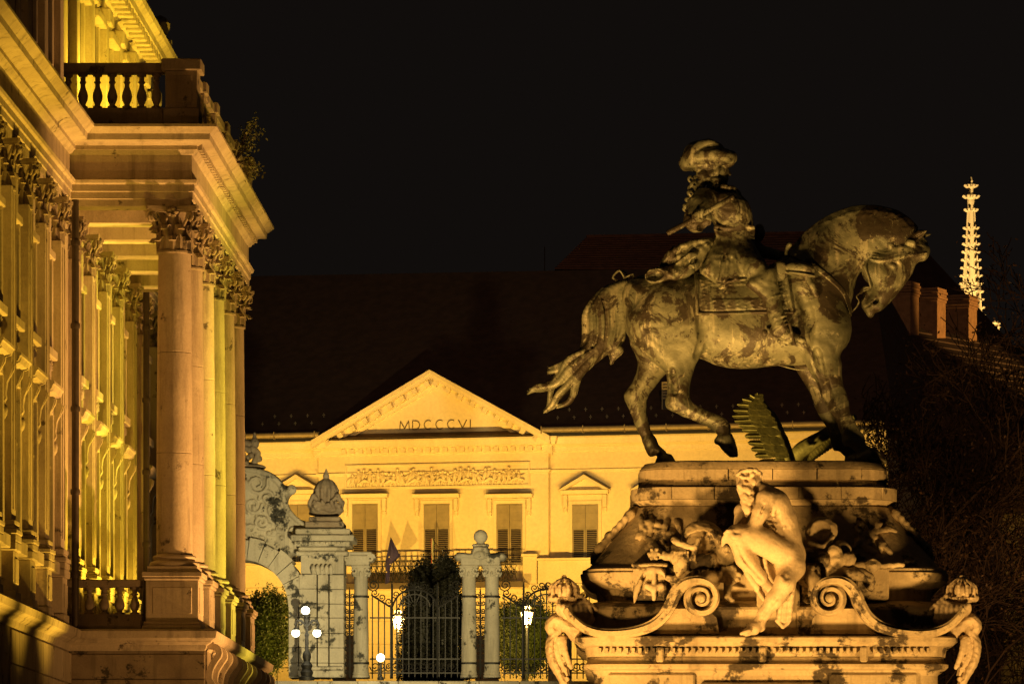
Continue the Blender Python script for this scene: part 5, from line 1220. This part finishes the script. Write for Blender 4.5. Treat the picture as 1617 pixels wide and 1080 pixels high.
# ================================================================ stone pedestal
YP = 74.0; PCX = 1204.0
def rrect(hl, hd, r, z, n=7, xc=None):
    xc = xx(PCX, YP) if xc is None else xc; out = []
    for cx_, cy_, a0 in ((hl-r, hd-r, 0), (-hl+r, hd-r, 90), (-hl+r, -hd+r, 180), (hl-r, -hd+r, 270)):
        for i in range(n+1): a = R(a0+90*i/n); out.append((xc+cx_+r*math.cos(a), YP+cy_+r*math.sin(a), z))
    return out
def pedestal():
    st = M_['ped']; root = thing('monument_pedestal', 'tall tiered baroque stone pedestal with scrolls and trophies under the bronze horse', 'pedestal', (xx(PCX, YP), YP, 0))
    P = lambda m, n, sm=None, mt=None, par=None: m.build(n, mt or st, par or root, sm)
    def tier(name, rows, rc, nn=7, sm=25, mt=None):
        """rows: (half width px, half depth m, py) ; the front face of each row lies at YP-hd"""
        rings = []
        for hw, hd, py in rows:
            d = YP-hd; de = YP-hd*.45; rings.append(rrect(hw*de/F, hd, min(rc, hd*.9), zz(py, d), nn))
        return P(MB().rings(rings), name, sm, mt)
    # plinth slabs: every stone of the two top courses is its own block
    def course(hw, hd, rc, py0, py1, cuts, proud=0):
        d = YP-hd; z0, z1 = zz(py0, d), zz(py1, d); ring = rrect(hw*(YP-hd*.45)/F, hd, rc, 0, 5); n = len(ring)
        L = [0]
        for i in range(n): a, b = Vector(ring[i]), Vector(ring[(i+1) % n]); L.append(L[-1]+(b-a).length)
        tot = L[-1]
        def at(t):
            t %= tot; i = max(k for k in range(n) if L[k] <= t+1e-9); a, b = Vector(ring[i]), Vector(ring[(i+1) % n]); return a.lerp(b, (t-L[i])/max(1e-6, L[i+1]-L[i]))
        c = Vector((xx(PCX, YP), YP, 0)); m = cuts
        for k in range(m):
            t0, t1 = tot*k/m+.008, tot*(k+1)/m-.008; pts = [at(t0+(t1-t0)*i/6) for i in range(7)]
            j = 1+.004*((k*5) % 3)
            o = [c+(p-c)*j for p in pts]; inn = [c+(p-c)*.8 for p in pts]
            poly = [(p.x, p.y) for p in o]+[(p.x, p.y) for p in inn[::-1]]
            P(MB().prism(poly, z0+.004, z1-.004, 'z'), 'stone_block', None, None)
    tier('top_cap', [(190,1.12,741),(196,1.16,739),(195,1.155,737),(188,1.10,729),(170,1.0,727)], .55)
    course(196, 1.16, .55, 757.5, 740, 17)
    tier('neck_moulding', [(200,1.19,768),(197,1.17,764),(192,1.13,757)], .55)
    course(209, 1.24, .58, 788, 768.5, 19)
    tier('under_moulding', [(196,1.16,800),(197,1.17,796),(204,1.21,792),(207,1.23,788.3)], .58)
    tier('flared_body', [(276,1.72,893),(270,1.66,886),(256,1.54,870),(240,1.42,850),(226,1.32,832),(212,1.24,812),(203,1.18,799)], .6, 7, 40)
    tier('base_moulding', [(262,1.70,948),(264,1.72,930),(276,1.78,925),(286,1.86,915),(289,1.88,906),(289,1.88,903),(286,1.85,901),(286,1.85,897),(282,1.80,896),(278,1.74,893)], .6)
    for x0, x1 in ((1000,1052),(1352,1404)):                       # projecting dies at the base moulding
        d = YP-1.98; P(MB().box(xx(x0,d), xx(x1,d), YP-1.98, YP-1.5, zz(947,d), zz(895,d), .03), 'die_block')
        P(MB().box(xx(x0-3,d), xx(x1+3,d), YP-2.02, YP-1.5, zz(894.5,d), zz(889,d), .02), 'die_cap')
    tier('lower_step', [(300,2.08,1004),(300,2.08,962),(296,2.06,958),(290,2.0,954),(268,1.76,948.5)], .5)
    tier('cornice', [(280,2.30,1036),(282,2.32,1021),(290,2.40,1019),(296,2.46,1013),(298,2.48,1012),(298,2.48,1006),(296,2.46,1004),(250,2.0,1003)], .35)
    tier('block', [(292,2.50,1250),(292,2.50,1210),(270,2.28,1195),(268,2.26,1066),(272,2.30,1058),(280,2.36,1056),(284,2.40,1052),(284,2.40,1048),(280,2.34,1046),(276,2.28,1037)], .3)
    P(MB().box(xx(PCX,YP)-3.3, xx(PCX,YP)+3.3, YP-3.3, YP+3.3, .01, zz(1249,YP-2.5)), 'foundation_step')
    d = YP-2.36
    k = 944; i = 0
    while k < 1470:
        if not (1036 < k < 1050 or 1196 < k < 1212 or 1356 < k < 1372): P(MB().box(xx(k,d), xx(k+5.6,d), YP-2.40, YP-2.31, zz(1031,d), zz(1022.5,d), .006), 'dentil')
        k += 10.6
    for x in (1042, 1204, 1364): P(MB().box(xx(x-6,d), xx(x+6,d), YP-2.43, YP-2.3, zz(1045,d), zz(1021,d), .02), 'cornice_block')
    for x0, x1, y0, y1 in ((960,1098,1062,1080),(1310,1450,1062,1080)): P(MB().box(xx(x0,d), xx(x1,d), YP-2.33, YP-2.2, zz(1180,d), zz(y0,d), .03), 'die_panel')
    P(MB().box(xx(1105,d), xx(1303,d), YP-2.36, YP-2.2, zz(1185,d), zz(1077,d), .03), 'inscription_panel', None, M_['dark_wing'])
    # big S-scrolls sweeping down from the volutes
    for sg in (1, -1):
        d = YP-2.3; ax = 1208; X = lambda px: xx(ax+sg*(px-ax), d)
        core = [(1310+28*(1-i/27.)*math.cos(R(-90-30*i)), 946+28*(1-i/27.)*math.sin(R(-90-30*i))) for i in range(23)][::-1]
        path = core + [(1326,919),(1340,926),(1351,940),(1359,958),(1371,976),(1390,990),(1416,998),(1446,1001),(1474,999),(1496,990),(1512,976),(1522,962)]
        sp = spline(path, 3); th = np.interp(np.linspace(0,1,len(sp)), [0,.25,.6,.72,.82,1], [2.2,3.4,5.5,10,8.5,6])*d/F
        P(MB().band([(X(a), zz(b, d)) for a, b in sp], th, YP-2.5, YP-1.9), 'scroll_band', 40)
        P(MB().band([(X(a), zz(b, d)) for a, b in sp], th*.45, YP-2.56, YP-2.49), 'scroll_fillet', 40)
        P(MB().tube([(X(1310),YP-2.57,zz(946,d)),(X(1310),YP-2.53,zz(946,d)),(X(1310),YP-2.0,zz(946,d))], [.04,.075,.075], 14), 'volute_eye', 50)
        P(MB().tube([(X(1310),YP-2.38,zz(946,d)),(X(1310),YP-1.9,zz(946,d))], .245, 24), 'volute_disc', 50)
        P(MB().prism([(X(1300),zz(960,d)),(X(1352),zz(960,d)),(X(1385),zz(1000,d)),(X(1280),zz(1000,d)),(X(1284),zz(975,d))][::sg], YP-2.2, YP-1.8), 'scroll_web')
        # corner ornament: acanthus scroll, crown, drooping figure leg
        S = Sculpt(1455, 1560, 900, 1100, -60, 60, 1.4, YP-1.9)
        S.chain([(1500,1000,0),(1520,985,10),(1534,978,12),(1541,990,12),(1534,1000,12),(1526,994,12),(1530,987,12)], [14,9,8,7.5,6,5,4], 3, 2, False, 4)
        S.chain([(1530,1000,6),(1540,1016,8),(1537,1042,8),(1524,1068,4),(1508,1100,0)], [6.5,7.5,7.5,6.5,6], 3, 2.7, False, 4); S.chain([(1524,1004,10),(1530,1018,22),(1526,1040,22),(1514,1066,16)], [3,4,4,2], 1.5, 1, False, 4)
        for j in range(9): S.chain([(1514+j*2.4,1004+2*(j%2),10+9*math.sin(j*.4)),(1522+j*2.2,1022,14+10*math.sin(j*.4)),(1516+j*2,1048,12+8*math.sin(j*.4)),(1510+j*1.2,1066,8)], [2,2.4,2,1], 1.0, 1, False, 4)
        for j in range(5): S.ell((1527-j*3.2,1012+j*15,24-j*2), (5.5-.5*j,6.5-.5*j,5), 20, 1); S.ell((1527-j*3.2,1012+j*15,30-j*2), (2.4,3,3), 20, .8, True)
        S.chain([(1522,1010,22),(1518,1030,26),(1508,1055,24)], [6,5,3], 2, 1, False, 4)
        for j in range(7): S.chain([(1488+j*5,992-j*3,20),(1478+j*8,970-j*2,26),(1486+j*7,952+j*2,20),(1500+j*4,955+j*3,24)], [5,4.5,4,2], 1.8, 1, False, 4)
        S.ell((1505,970,0), (28,22,22), 0, 5); S.ell((1480,978,12), (10,10,10), 0, 2)
        S.chain([(1498,948,0),(1540,944,0)], 6, 2, 2.4); S.ell((1519,933,0), (18,13,18), 0, 2)            # crown
        for j in range(10): a = j*.628; S.chain([(1519+22*math.cos(a),940,22*math.sin(a)),(1519+21*math.cos(a),926,21*math.sin(a)),(1519+6*math.cos(a),914,6*math.sin(a))], [3.2,2.6,2.2], 1, 1, False, 3)
        S.ell((1519,911,0), (4,4,4), 0, 1)
        for j in range(9): S.ell((1500+j*4.6,945,16+4*math.sin(j)), (2.6,2.6,2.6), 0, .8)
        for j in range(5): S.ell((1470+j*6,962-j*5,16), (6,4,7), -40, 1.5)
        S.rough(.7, 18)
        put('corner_ornament', S.mesh('corner_ornament', None if sg > 0 else 1205), M_['fig'], root)
    # relief trophies on the flared body
    def trophy(name, x0, x1, fn, mt='ped'):
        S = Sculpt(x0, x1, 795, 985, -70, 60, 1.4, YP-1.98); fn(S); S.rough(1.1, 24)
        def wp(v): v = v.copy(); v[:,2] -= np.interp(v[:,1], [799,812,832,850,870,890,960], [.78,.72,.62,.52,.40,.27,.2])*F/YP*(1 if 'weapon' in name else .15); return v
        put(name, S.mesh(name, None, wp), M_[mt], root)
    def left(S):
        rn = random.Random(6); e = S.ell; c = S.chain
        e((1110,850,-10), (34,30,26), 10, 4); e((1108,858,6), (24,22,16), 0, 2, True)                       # dark shield
        c([(1064,852,10),(1082,862,16),(1098,864,18),(1102,852,16)], [5,5,4,3], 2, 1, False, 4); c([(1098,864,18),(1094,882,18),(1098,890,16)], [4,4,3], 2)
        e((1033,875,10), (10,9,10), 0, 1.5); c([(1042,877,10),(1068,880,10)], [5.5,6.5], 1.5); e((1048,877,10), (3,7,7), 0, 1)
        for k in range(6): a = k*1.05; e((1033+8*math.cos(a),875+8*math.sin(a),16), (3,3,4), 0, 1)
        c([(1068,880,10),(1076,886,14),(1074,902,14)], [12,13,9], 3)                                           # bundled rods
        for k in range(6): c([(1066+k*4,872,22),(1065+k*3.4,902,22)], 2.3, .8)
        c([(1085,890,0),(1128,886,0)], [15,14], 3); e((1086,890,6), (4,15,15), 0, 1.5); e((1128,887,4), (4,14,14), 0, 1.5)   # drum
        e((1100,912,4), (30,13,16), -8, 4); e((1120,914,14), (17,14,14), 0, 3); c([(1106,922,22),(1122,928,24),(1134,922,20)], [3,3,3], 1.5)   # helmet
        for k in range(5): c([(1080+k*8,916-k,18),(1086+k*8,904-k,18)], 2.6, 1.5)
        e((1148,874,6), (17,22,16), 0, 4); e((1147,868,20), (8,9,6), 0, 2); e((1144,872,25), (3,2.5,3), 0, 1, True); e((1151,872,25), (3,2.5,3), 0, 1, True)   # mask
        e((1152,908,8), (18,15,15), 0, 3)
        for k in range(16): a = rn.random()*6.28; e((1152+15*math.cos(a),908+12*math.sin(a),16+4*rn.random()), (4.5,4.5,4.5), 0, 1.2)
        c([(1150,924,6),(1148,940,10),(1156,948,12)], [7,6,4], 2)
        c([(1040,910,0),(1066,914,4),(1090,920,8)], [4,6,7], 3)
        c([(1012,918,14),(1000,948,12)], [4,5], 2)
    def axe(S):
        d_ = S
        d_.poly([(1015,905),(1022,896),(1034,893),(1046,897),(1052,908),(1050,916),(1046,908),(1038,906),(1036,912),(1030,912),(1028,906),(1020,908),(1016,914)], 6, 6, 6, 1, 2)
        d_.chain([(1033,905,8),(1033,945,8)], [4,4], 1); d_.chain([(1022,925,8),(1033,930,10),(1044,925,8)], [5,6,5], 2)
    def upper_left(S):
        rn = random.Random(9)
        for k in range(16):
            x = 1012+66*rn.random(); y = 822+40*rn.random(); a = rn.random()*3.14; l = 8+12*rn.random()
            S.chain([(x-l*math.cos(a),y-l*math.sin(a),-8+y*.0),(x,y-3,2),(x+l*math.cos(a),y+l*math.sin(a),-4)], [3,4.5,2.5], 2, 1, False, 3)
        S.chain([(1020,862,-6),(1036,845,0),(1052,822,-6),(1054,806,-14)], [4,5,4,2], 2, 1, False, 4); S.ell((1062,834,-6), (8,9,7), 0, 2); S.ell((1040,866,-2), (9,8,8), 0, 2)
    def right(S):
        e = S.ell; c = S.chain; rn = random.Random(14)
        for x, y, r in ((1301,885,13),(1322,884,14),(1340,883,12),(1318,872,12),(1310,898,9)): e((x, y, 8), (r, r, r), 0, 1.2)
        e((1298,838,-16), (26,24,16), -15, 4); e((1296,836,0), (17,16,10), -15, 2, True); c([(1278,856,2),(1300,862,6),(1316,846,0)], [4,4,3], 2, 1, False, 3)
        c([(1268,905,6),(1280,915,16),(1284,936,14),(1276,944,12)], [17,17,14,9], 4)                            # fish-scaled cuirass
        for j in range(6):
            for i in range(4): e((1270+i*7,898+j*8,28-abs(i-1.5)*3), (4.5,5,4), 0, 1)
        e((1378,893,10), (13,10,10), 0, 1.5); c([(1350,893,8),(1368,893,8)], [5,6], 1); c([(1390,893,8),(1424,892,8)], [4,4], 1)     # mace
        for k in range(6): a = k*1.05; c([(1366,893+2*math.sin(a),10+2*math.cos(a)),(1378,893+11*math.sin(a),10+11*math.cos(a)),(1390,893+2*math.sin(a),10+2*math.cos(a))], 1.8, .8, 1, False, 3)
        S.poly([(1320,900),(1350,896),(1372,902),(1382,914),(1378,934),(1368,930),(1366,920),(1345,916),(1328,912)], 10, 10, 7, 2)   # drapery
        c([(1330,906,18),(1352,906,20),(1372,916,18)], [3,4,3], 2, 1, False, 3); e((1330,864,-10), (16,12,12), 20, 3); e((1280,876,-4), (24,12,14), 0, 4)
        c([(1310,905,8),(1330,902,8)], [8,8], 2)
    def upper_right(S):
        rn = random.Random(19)
        S.chain([(1356,822,-16),(1364,842,-6),(1372,862,-2),(1384,868,0)], [6,7,6,4], 2, 1, False, 4); S.ell((1361,818,-12), (7,7,7), 0, 1.5); S.ell((1350,832,-10), (8,9,7), 0, 2)
        for k in range(16):
            x = 1352+62*rn.random(); y = 822+44*rn.random(); a = rn.random()*3.14; l = 7+10*rn.random()
            S.chain([(x-l*math.cos(a),y-l*math.sin(a),-10),(x,y-3,0),(x+l*math.cos(a),y+l*math.sin(a),-4)], [3,4.5,2.5], 2, 1, False, 3)
    for nm, a, b, fn, mt in (('trophy_of_arms',1000,1185,left,'ped'),('battle_axe_relief',1005,1062,axe,'fig'),('weapon_relief',990,1100,upper_left,'ped'),('trophy_of_arms',1240,1435,right,'ped'),('weapon_relief',1330,1430,upper_right,'ped')): trophy(nm, a, b, fn, mt)
    # side trophies that break the outline
    for sg in (1, -1):
        S = Sculpt(1385, 1475, 800, 900, -60, 70, 1.6, YP-.5); rn = random.Random(31)
        for k in range(34):
            t = rn.random(); x = 1403+64*t; y = 806+76*t**.8; S.ell((x+4*rn.random(), y-4*rn.random(), -40+90*rn.random()), (8+5*rn.random(),6+4*rn.random(),9), 40+30*rn.random(), 2)
        if sg < 0: S.ell((1444,850,30), (10,10,6), 0, 1.5); S.ell((1444,850,36), (6,6,4), 0, 1, True)
        for k in range(6): S.chain([(1410+8*k,815+9*k,40),(1420+8*k,822+9*k,52),(1426+8*k,836+8*k,44)], [3,5,3], 2, 1, False, 3)
        put('side_trophy', S.mesh('side_trophy', None if sg > 0 else 1204), st, root)
pedestal()
# ================================================================ seated stone captive on the pedestal front
def captive():
    d = 71.6; root = thing('seated_stone_figure', 'pale bearded stone man seated with one knee drawn up on the pedestal front', 'statue', W(1205, 1003, d))
    S = Sculpt(1125, 1290, 732, 1015, -62, 74, 1.15, d); c, e = S.chain, S.ell
    # trunk: pelvis, curved back, ribs, shoulders
    c([(1244,880,-14),(1240,850,-10),(1232,822,-4),(1218,796,2),(1206,780,6)], [25,24,25,24,17], 8, 1.15)
    e((1222,800,0), (27,26,32), 35, 8); e((1240,872,-12), (27,26,30), 0, 8)
    for k in range(4): c([(1246-k*5,826-k*9,14),(1232-k*4,838-k*9,27),(1216-k*3,836-k*8,26)], 2.2, 3, 1, False, 3)       # ribs
    for k in range(3): c([(1246-k*4,846+k*10,14),(1228-k*2,852+k*9,20)], 2.2, 2.5, 1, True)                              # belly creases
    c([(1250,858,-2),(1244,820,8),(1230,792,14)], [3,3.4,3], 6, 1, True, 4)
    e((1208,790,30), (15,15,14), 0, 6); e((1212,800,-28), (16,16,14), 0, 6)                                              # deltoids
    for a, b in (((1226,806,28),(1236,850,22)), ((1214,806,28),(1222,846,26))): c([a, ((a[0]+b[0])/2-2,(a[1]+b[1])/2,a[2]+2), b], [1.5,3,1.5], 4, 1, True, 3)
    # near arm folded to the drawn-up knee, far arm in shadow
    c([(1208,790,32),(1200,812,38),(1190,834,38)], [13,12,10.5], 5); c([(1190,834,38),(1176,846,46),(1160,846,52)], [10.5,9,7], 4)
    c([(1196,790,-24),(1172,806,-12),(1168,832,6)], [13,11.5,10], 5); c([(1168,832,6),(1172,850,26),(1184,846,40)], [9.5,8.5,7], 3)
    c([(1160,846,50),(1150,850,52)], [7,6], 2, .7)
    for k in range(4): c([(1152,846+k*3.2,56-k*3),(1144,849+k*3.2,54-k*3),(1140,856+k*2.6,48-k*3)], [2.8,2.5,2], .7, 1, False, 3)
    c([(1156,842,58),(1148,842,60),(1143,846,58)], [2.9,2.6,2.1], .8)
    # drawn-up leg
    c([(1238,876,14),(1200,856,34),(1166,848,42)], [22,20,16], 8); e((1163,846,44), (16,15,16), 0, 6)
    c([(1162,850,44),(1176,884,36),(1198,912,24),(1218,930,12)], [15,15,11,8], 6); e((1182,890,28), (12,20,13), -38, 6)
    c([(1218,930,12),(1224,940,6),(1216,950,14)], [8,8,5], 3)
    # hanging leg
    c([(1248,876,-10),(1250,896,10),(1240,918,30)], [24,20,16], 8); e((1238,922,32), (14,15,15), 0, 6)
    c([(1238,924,32),(1222,948,32),(1206,970,32),(1198,984,32)], [14.5,13,9.5,8], 6); e((1228,944,26), (11,17,12), 38, 6)
    c([(1199,984,32),(1190,994,38),(1178,1000,46)], [9,9,6.5], 4, 1.1); e((1200,992,28), (8,7,8), 0, 3)
    for k in range(5): c([(1182+k*1.5,998+k*.6,52-k*5),(1174+k*2,1001+k*.4,54-k*5),(1169+k*3,1003,53-k*5)], [3.4-.2*k,3.0-.2*k,2.4-.1*k], .9, 1, False, 3)
    # head bowed to the left, beard, bound hair
    c([(1208,782,8),(1192,768,14)], [13,12], 4)
    e((1182,760,18), (20,19,18), 15, 3); e((1176,768,26), (13,15,13), 0, 4)
    c([(1172,758,36),(1166,770,42)], [3,4], 1.5); e((1178,762,36), (3.6,2.6,4), 20, 1, True); c([(1186,754,34),(1176,757,40),(1168,755,40)], 2.4, 1.2, 1, False, 3)
    c([(1172,776,38),(1166,778,38)], 1.6, 1, 1, True); e((1190,764,36), (4,6,3.5), 10, 1.2)
    rn = random.Random(17)
    for k in range(34):
        t = rn.random(); x = 1176+12*(rn.random()-.5)*(1.6-t)+4*t; y = 776+34*t
        c([(x-3,y-4,32+8*rn.random()),(x+2*rn.random(),y+2,34+6*rn.random()),(x+3-6*rn.random(),y+8,30)], [3.6,4,2.2], 1.2, 1, False, 3)
    for k in range(40):
        a = rn.random()*6.28; b = rn.random(); e((1183+20*math.cos(a)*b**.4, 750+9*rn.random()-6*abs(math.sin(a)), 18+20*math.sin(a)*b**.4), (4.5,4,4.5), rn.random()*90, 1.2)
    c([(1164,752,30),(1180,745,38),(1198,748,30)], [3.2,3.4,3.2], 1.2, 1, False, 4)
    for pts, r_ in (([(1160,858,58),(1176,888,50),(1204,918,34)], 2.4), ([(1236,934,48),(1214,962,44),(1200,982,42)], 2.2), ([(1206,800,46),(1196,824,51)], 2.2)): c(pts, [r_*.6,r_,r_*.6], 3, 1, True, 4)
    c([(1152,842,58),(1158,852,61),(1166,850,60)], [3,4,3], 3, 1, False, 3); c([(1232,914,46),(1238,924,49),(1244,920,46)], [3,4,3], 3, 1, False, 3)
    S.rough(.25, 22)
    put('body', S.mesh('body'), M_['fig'], root)
    # cloth under the knee and hanging by the leg
    S = Sculpt(1125, 1290, 835, 1000, -50, 66, 1.25, d); c, e = S.chain, S.ell
    S.poly([(1164,862),(1190,872),(1222,884),(1248,890),(1240,925),(1222,940),(1208,950),(1192,930),(1176,908),(1164,884)], lambda x, y: np.interp(x, [1160,1250], [22,-6]) + 0*y, 12, 10, 3)
    for a, b in (((1166,864,36),(1206,948,18)), ((1172,880,34),(1196,928,26)), ((1190,876,30),(1216,932,16)), ((1206,884,26),(1228,930,10))):
        m_ = tuple((p+q)/2 for p, q in zip(a, b)); c([a, (m_[0]-4,m_[1]+4,m_[2]+3), b], [3,4.5,3], 3, 1, False, 4)
    S.poly([(1240,900),(1258,900),(1256,930),(1250,966),(1242,986),(1230,984),(1226,960),(1236,936)], 2, 12, 8, 3)
    for x in (1234, 1242, 1250): c([(x+4,905,10),(x,940,14),(x-4,980,13)], [2.5,4,3.4], 2, 1, False, 4)
    c([(1226,980,12),(1236,990,14),(1244,984,12)], 3, 1.5)
    e((1244,902,-20), (30,18,22), 0, 4)
    put('drapery', S.mesh('drapery'), M_['fig'], root)
    MB().box(xx(1196,d), xx(1264,d), d+.3, d+1.2, zz(1003,d)-.02, zz(903,d), .06).build('seat_block', M_['ped'], root)
captive()
# ================================================================ eagle statue behind the pedestal
def eagle():
    d = 98.0; root = thing('eagle_statue', 'greenish bronze eagle with raised spread wings behind the pedestal', 'statue', W(1252, 790, d))
    z0 = zz(790, d); x0 = xx(1250, d)
    MB().box(x0-.7, x0+.7, d-.7, d+.7, 0, z0-.6, .03).box(x0-.85, x0+.85, d-.85, d+.85, z0-.598, z0-.3, .05).box(x0-.6,x0+.6,d-.6,d+.6,z0-.298,z0,.04).build('pillar', M_['gate'], root)
    S = Sculpt(1190, 1340, 690, 800, -60, 60, 1.5, d); e, c = S.ell, S.chain
    e((1255,765,0), (22,30,22), 20, 6); c([(1250,748,0),(1240,730,0),(1232,728,0)], [14,10,9], 5); c([(1228,728,0),(1220,732,0),(1219,738,0)], [5,3.5,1.5], 2)
    c([(1268,785,0),(1290,798,0)], [14,9], 4); c([(1248,788,8),(1246,799,8)], [6,4], 2); c([(1248,788,-8),(1246,799,-8)], [6,4], 2)
    put('body', S.mesh('body'), M_['eagle'], root)
    s = d/F
    def feather(m, base, tip, w_, y, th=.03):
        b, t = Vector(base), Vector(tip); u = (t-b); L = u.length; u.normalize(); q = Vector((-u.y, u.x)); pts = []
        for f, g in ((0,.35),(.3,.8),(.6,1),(.85,.9),(.96,.55),(1,.1)): pts.append((b+u*L*f+q*w_*g))
        for f, g in ((1,-.1),(.96,-.55),(.85,-.9),(.6,-1),(.3,-.8),(0,-.35)): pts.append((b+u*L*f+q*w_*g))
        m.prism([(xx(p.x, d), zz(p.y, d)) for p in pts], y, y+th)
    # near wing: leading edge bone on the right, primaries fanning up and left
    bone = spline([(1250,738),(1240,708),(1226,672),(1210,646),(1197,630)], 5)
    wing = MB().tube([(xx(a, d), d-.05, zz(b, d)) for a, b in bone], [.12]*8+[.10]*6+[.07]*(len(bone)-14), 8).build('wing', M_['eagle'], root, 50)
    tips = [(1196,622),(1184,625),(1172,631),(1164,639),(1158,648),(1156,657),(1160,665),(1166,671),(1172,678),(1176,688),(1181,698),(1186,708),(1192,718),(1198,728),(1206,738)]
    n = len(tips)
    for k, t in enumerate(tips):
        f = 1-k/(n-1)*.92; b = bone[int(f*(len(bone)-1))]; m = MB(); feather(m, b, t, 4.6 if k < 7 else 5.6, d-.18+.028*k); m.tube([(xx(b[0],d), d-.19+.028*k, zz(b[1],d)), (xx(t[0],d), d-.19+.028*k, zz(t[1],d))], [.03,.012], 4); m.build('feather', M_['eagle'], wing)
    for row, fr in ((1,.62),(2,.36)):
        for k in range(10):
            f = .15+.8*k/9; b = bone[int(f*(len(bone)-1))]; t = tips[int((1-f)*(n-1))]; q = (b[0]+(t[0]-b[0])*fr, b[1]+(t[1]-b[1])*fr)
            m = MB(); feather(m, b, q, 7, d-.2-.07*row-.012*k); m.build('feather', M_['eagle'], wing)
    # far wing, seen edge on
    bone = spline([(1252,740),(1262,716),(1280,702),(1300,690),(1322,674),(1348,664)], 5)
    wing = MB().tube([(xx(a, d+.8), d+.8-.03*i, zz(b, d+.8)) for i, (a, b) in enumerate(bone)], list(np.linspace(.2,.06,len(bone))), 8).build('wing', M_['eagle'], root, 50)
    for k in range(16):
        b = bone[5+k]; m = MB(); L = 20-.5*k; feather(m, b, (b[0]+10+k*.5, b[1]+L), 4.2, d+.72-.028*k); m.build('feather', M_['eagle'], wing)
eagle()
# ================================================================ bare tree at right, twiggy shrub, cornice plant
def branchy(name, label, cat, base, height, seed, levels, r0, mat, leaves, lean, lsize, spread=.62, lmat=None, xmin=-1e9):
    rnd = random.Random(seed); root = thing(name, label, cat, base); tr = MB(); tw = MB(); ends = []
    def grow(p, dirv, L, r, lv):
        n = 4; pts = [p]; rad = [r]; v = dirv.copy()
        for i in range(n):
            v.x = abs(v.x)+.1 if pts[-1][0] < xmin else v.x
            v = (v + Vector((rnd.gauss(0,.16), rnd.gauss(0,.16), rnd.gauss(.04,.12)))).normalized(); pts.append(pts[-1]+v*L/n); rad.append(max(.013, r*(1-.38*(i+1)/n)))
        (tr if lv < 3 else tw).tube(pts, rad, 7 if lv < 2 else (5 if lv < 4 else 3), lv < 2)
        if lv >= 2: ends.extend(pts[1:])
        if lv < levels:
            for i in range(3 if lv < 3 else 3):
                a = rnd.random()*6.28; q = v.orthogonal().normalized(); q = Matrix.Rotation(a, 3, v) @ q
                grow(pts[rnd.choice((2,3,4)) if i else 4], (v*(.75)+q*spread*(.7+.6*rnd.random())+Vector((0,0,.1))).normalized(), L*(.62+.2*rnd.random()), rad[-1]*.72, lv+1)
    grow(Vector(base), Vector(lean).normalized(), height*.32, r0, 0)
    tr.build('trunk', mat, root, 60); tag(tw.build('twigs', mat, root), kind='stuff')
    if leaves:
        def fn(): p = rnd.choice(ends); return (p[0]+rnd.gauss(0,.18), p[1]+rnd.gauss(0,.18), p[2]+rnd.gauss(0,.18))
        leaf_obj('crown', leaf_cloud(leaves, fn, lsize, rnd), lmat or M_['autumn'], root)
def trees():
    D = 118
    for k, (px, h, seed, lab) in enumerate(((1545, 19.5, 5, 'big dark bare-branched tree filling the right edge behind the pedestal'), (1650, 19.0, 9, 'dark bare tree half cut off by the right picture edge'), (1478, 16.0, 16, 'smaller bare tree with thin twigs next to the pedestal top'))):
        d = D+k*6; branchy('bare_tree', lab, 'tree', (xx(px, d), d, .0), h, seed, 7, .26-.05*k, M_['twig'], 6000, (-.05+.02*k, 0, 1), .045, .66, None, xx((1385,1400,1322)[k], d)+.8)
    d = 156; p = W(371, 256, d); rnd = random.Random(4); root = thing('wild_shrub', 'small leafy plant growing from the palace cornice', 'plant', p)
    st = MB(); ends = []
    for k in range(16):
        a = rnd.random()*6.28; tgt = p+Vector((.55+.45*rnd.random()-.2, rnd.gauss(0,.3), 1.25-2.0*rnd.random()**1.3)); mid = p.lerp(tgt, .5)+Vector((.05,0,.2))
        pts = [p, p.lerp(mid,.6), mid, mid.lerp(tgt,.6), tgt]; st.tube(pts, [.02,.015,.012,.01,.005], 4); ends += [mid, mid.lerp(tgt,.4), mid.lerp(tgt,.7), tgt]
    st.build('stems', M_['twig'], root)
    def fn(): q = rnd.choice(ends); return (q[0]+rnd.gauss(0,.1), q[1]+rnd.gauss(0,.12), q[2]+rnd.gauss(0,.1))
    leaf_obj('leaves', leaf_cloud(420, fn, .055, rnd), M_['bush'], root)
trees()
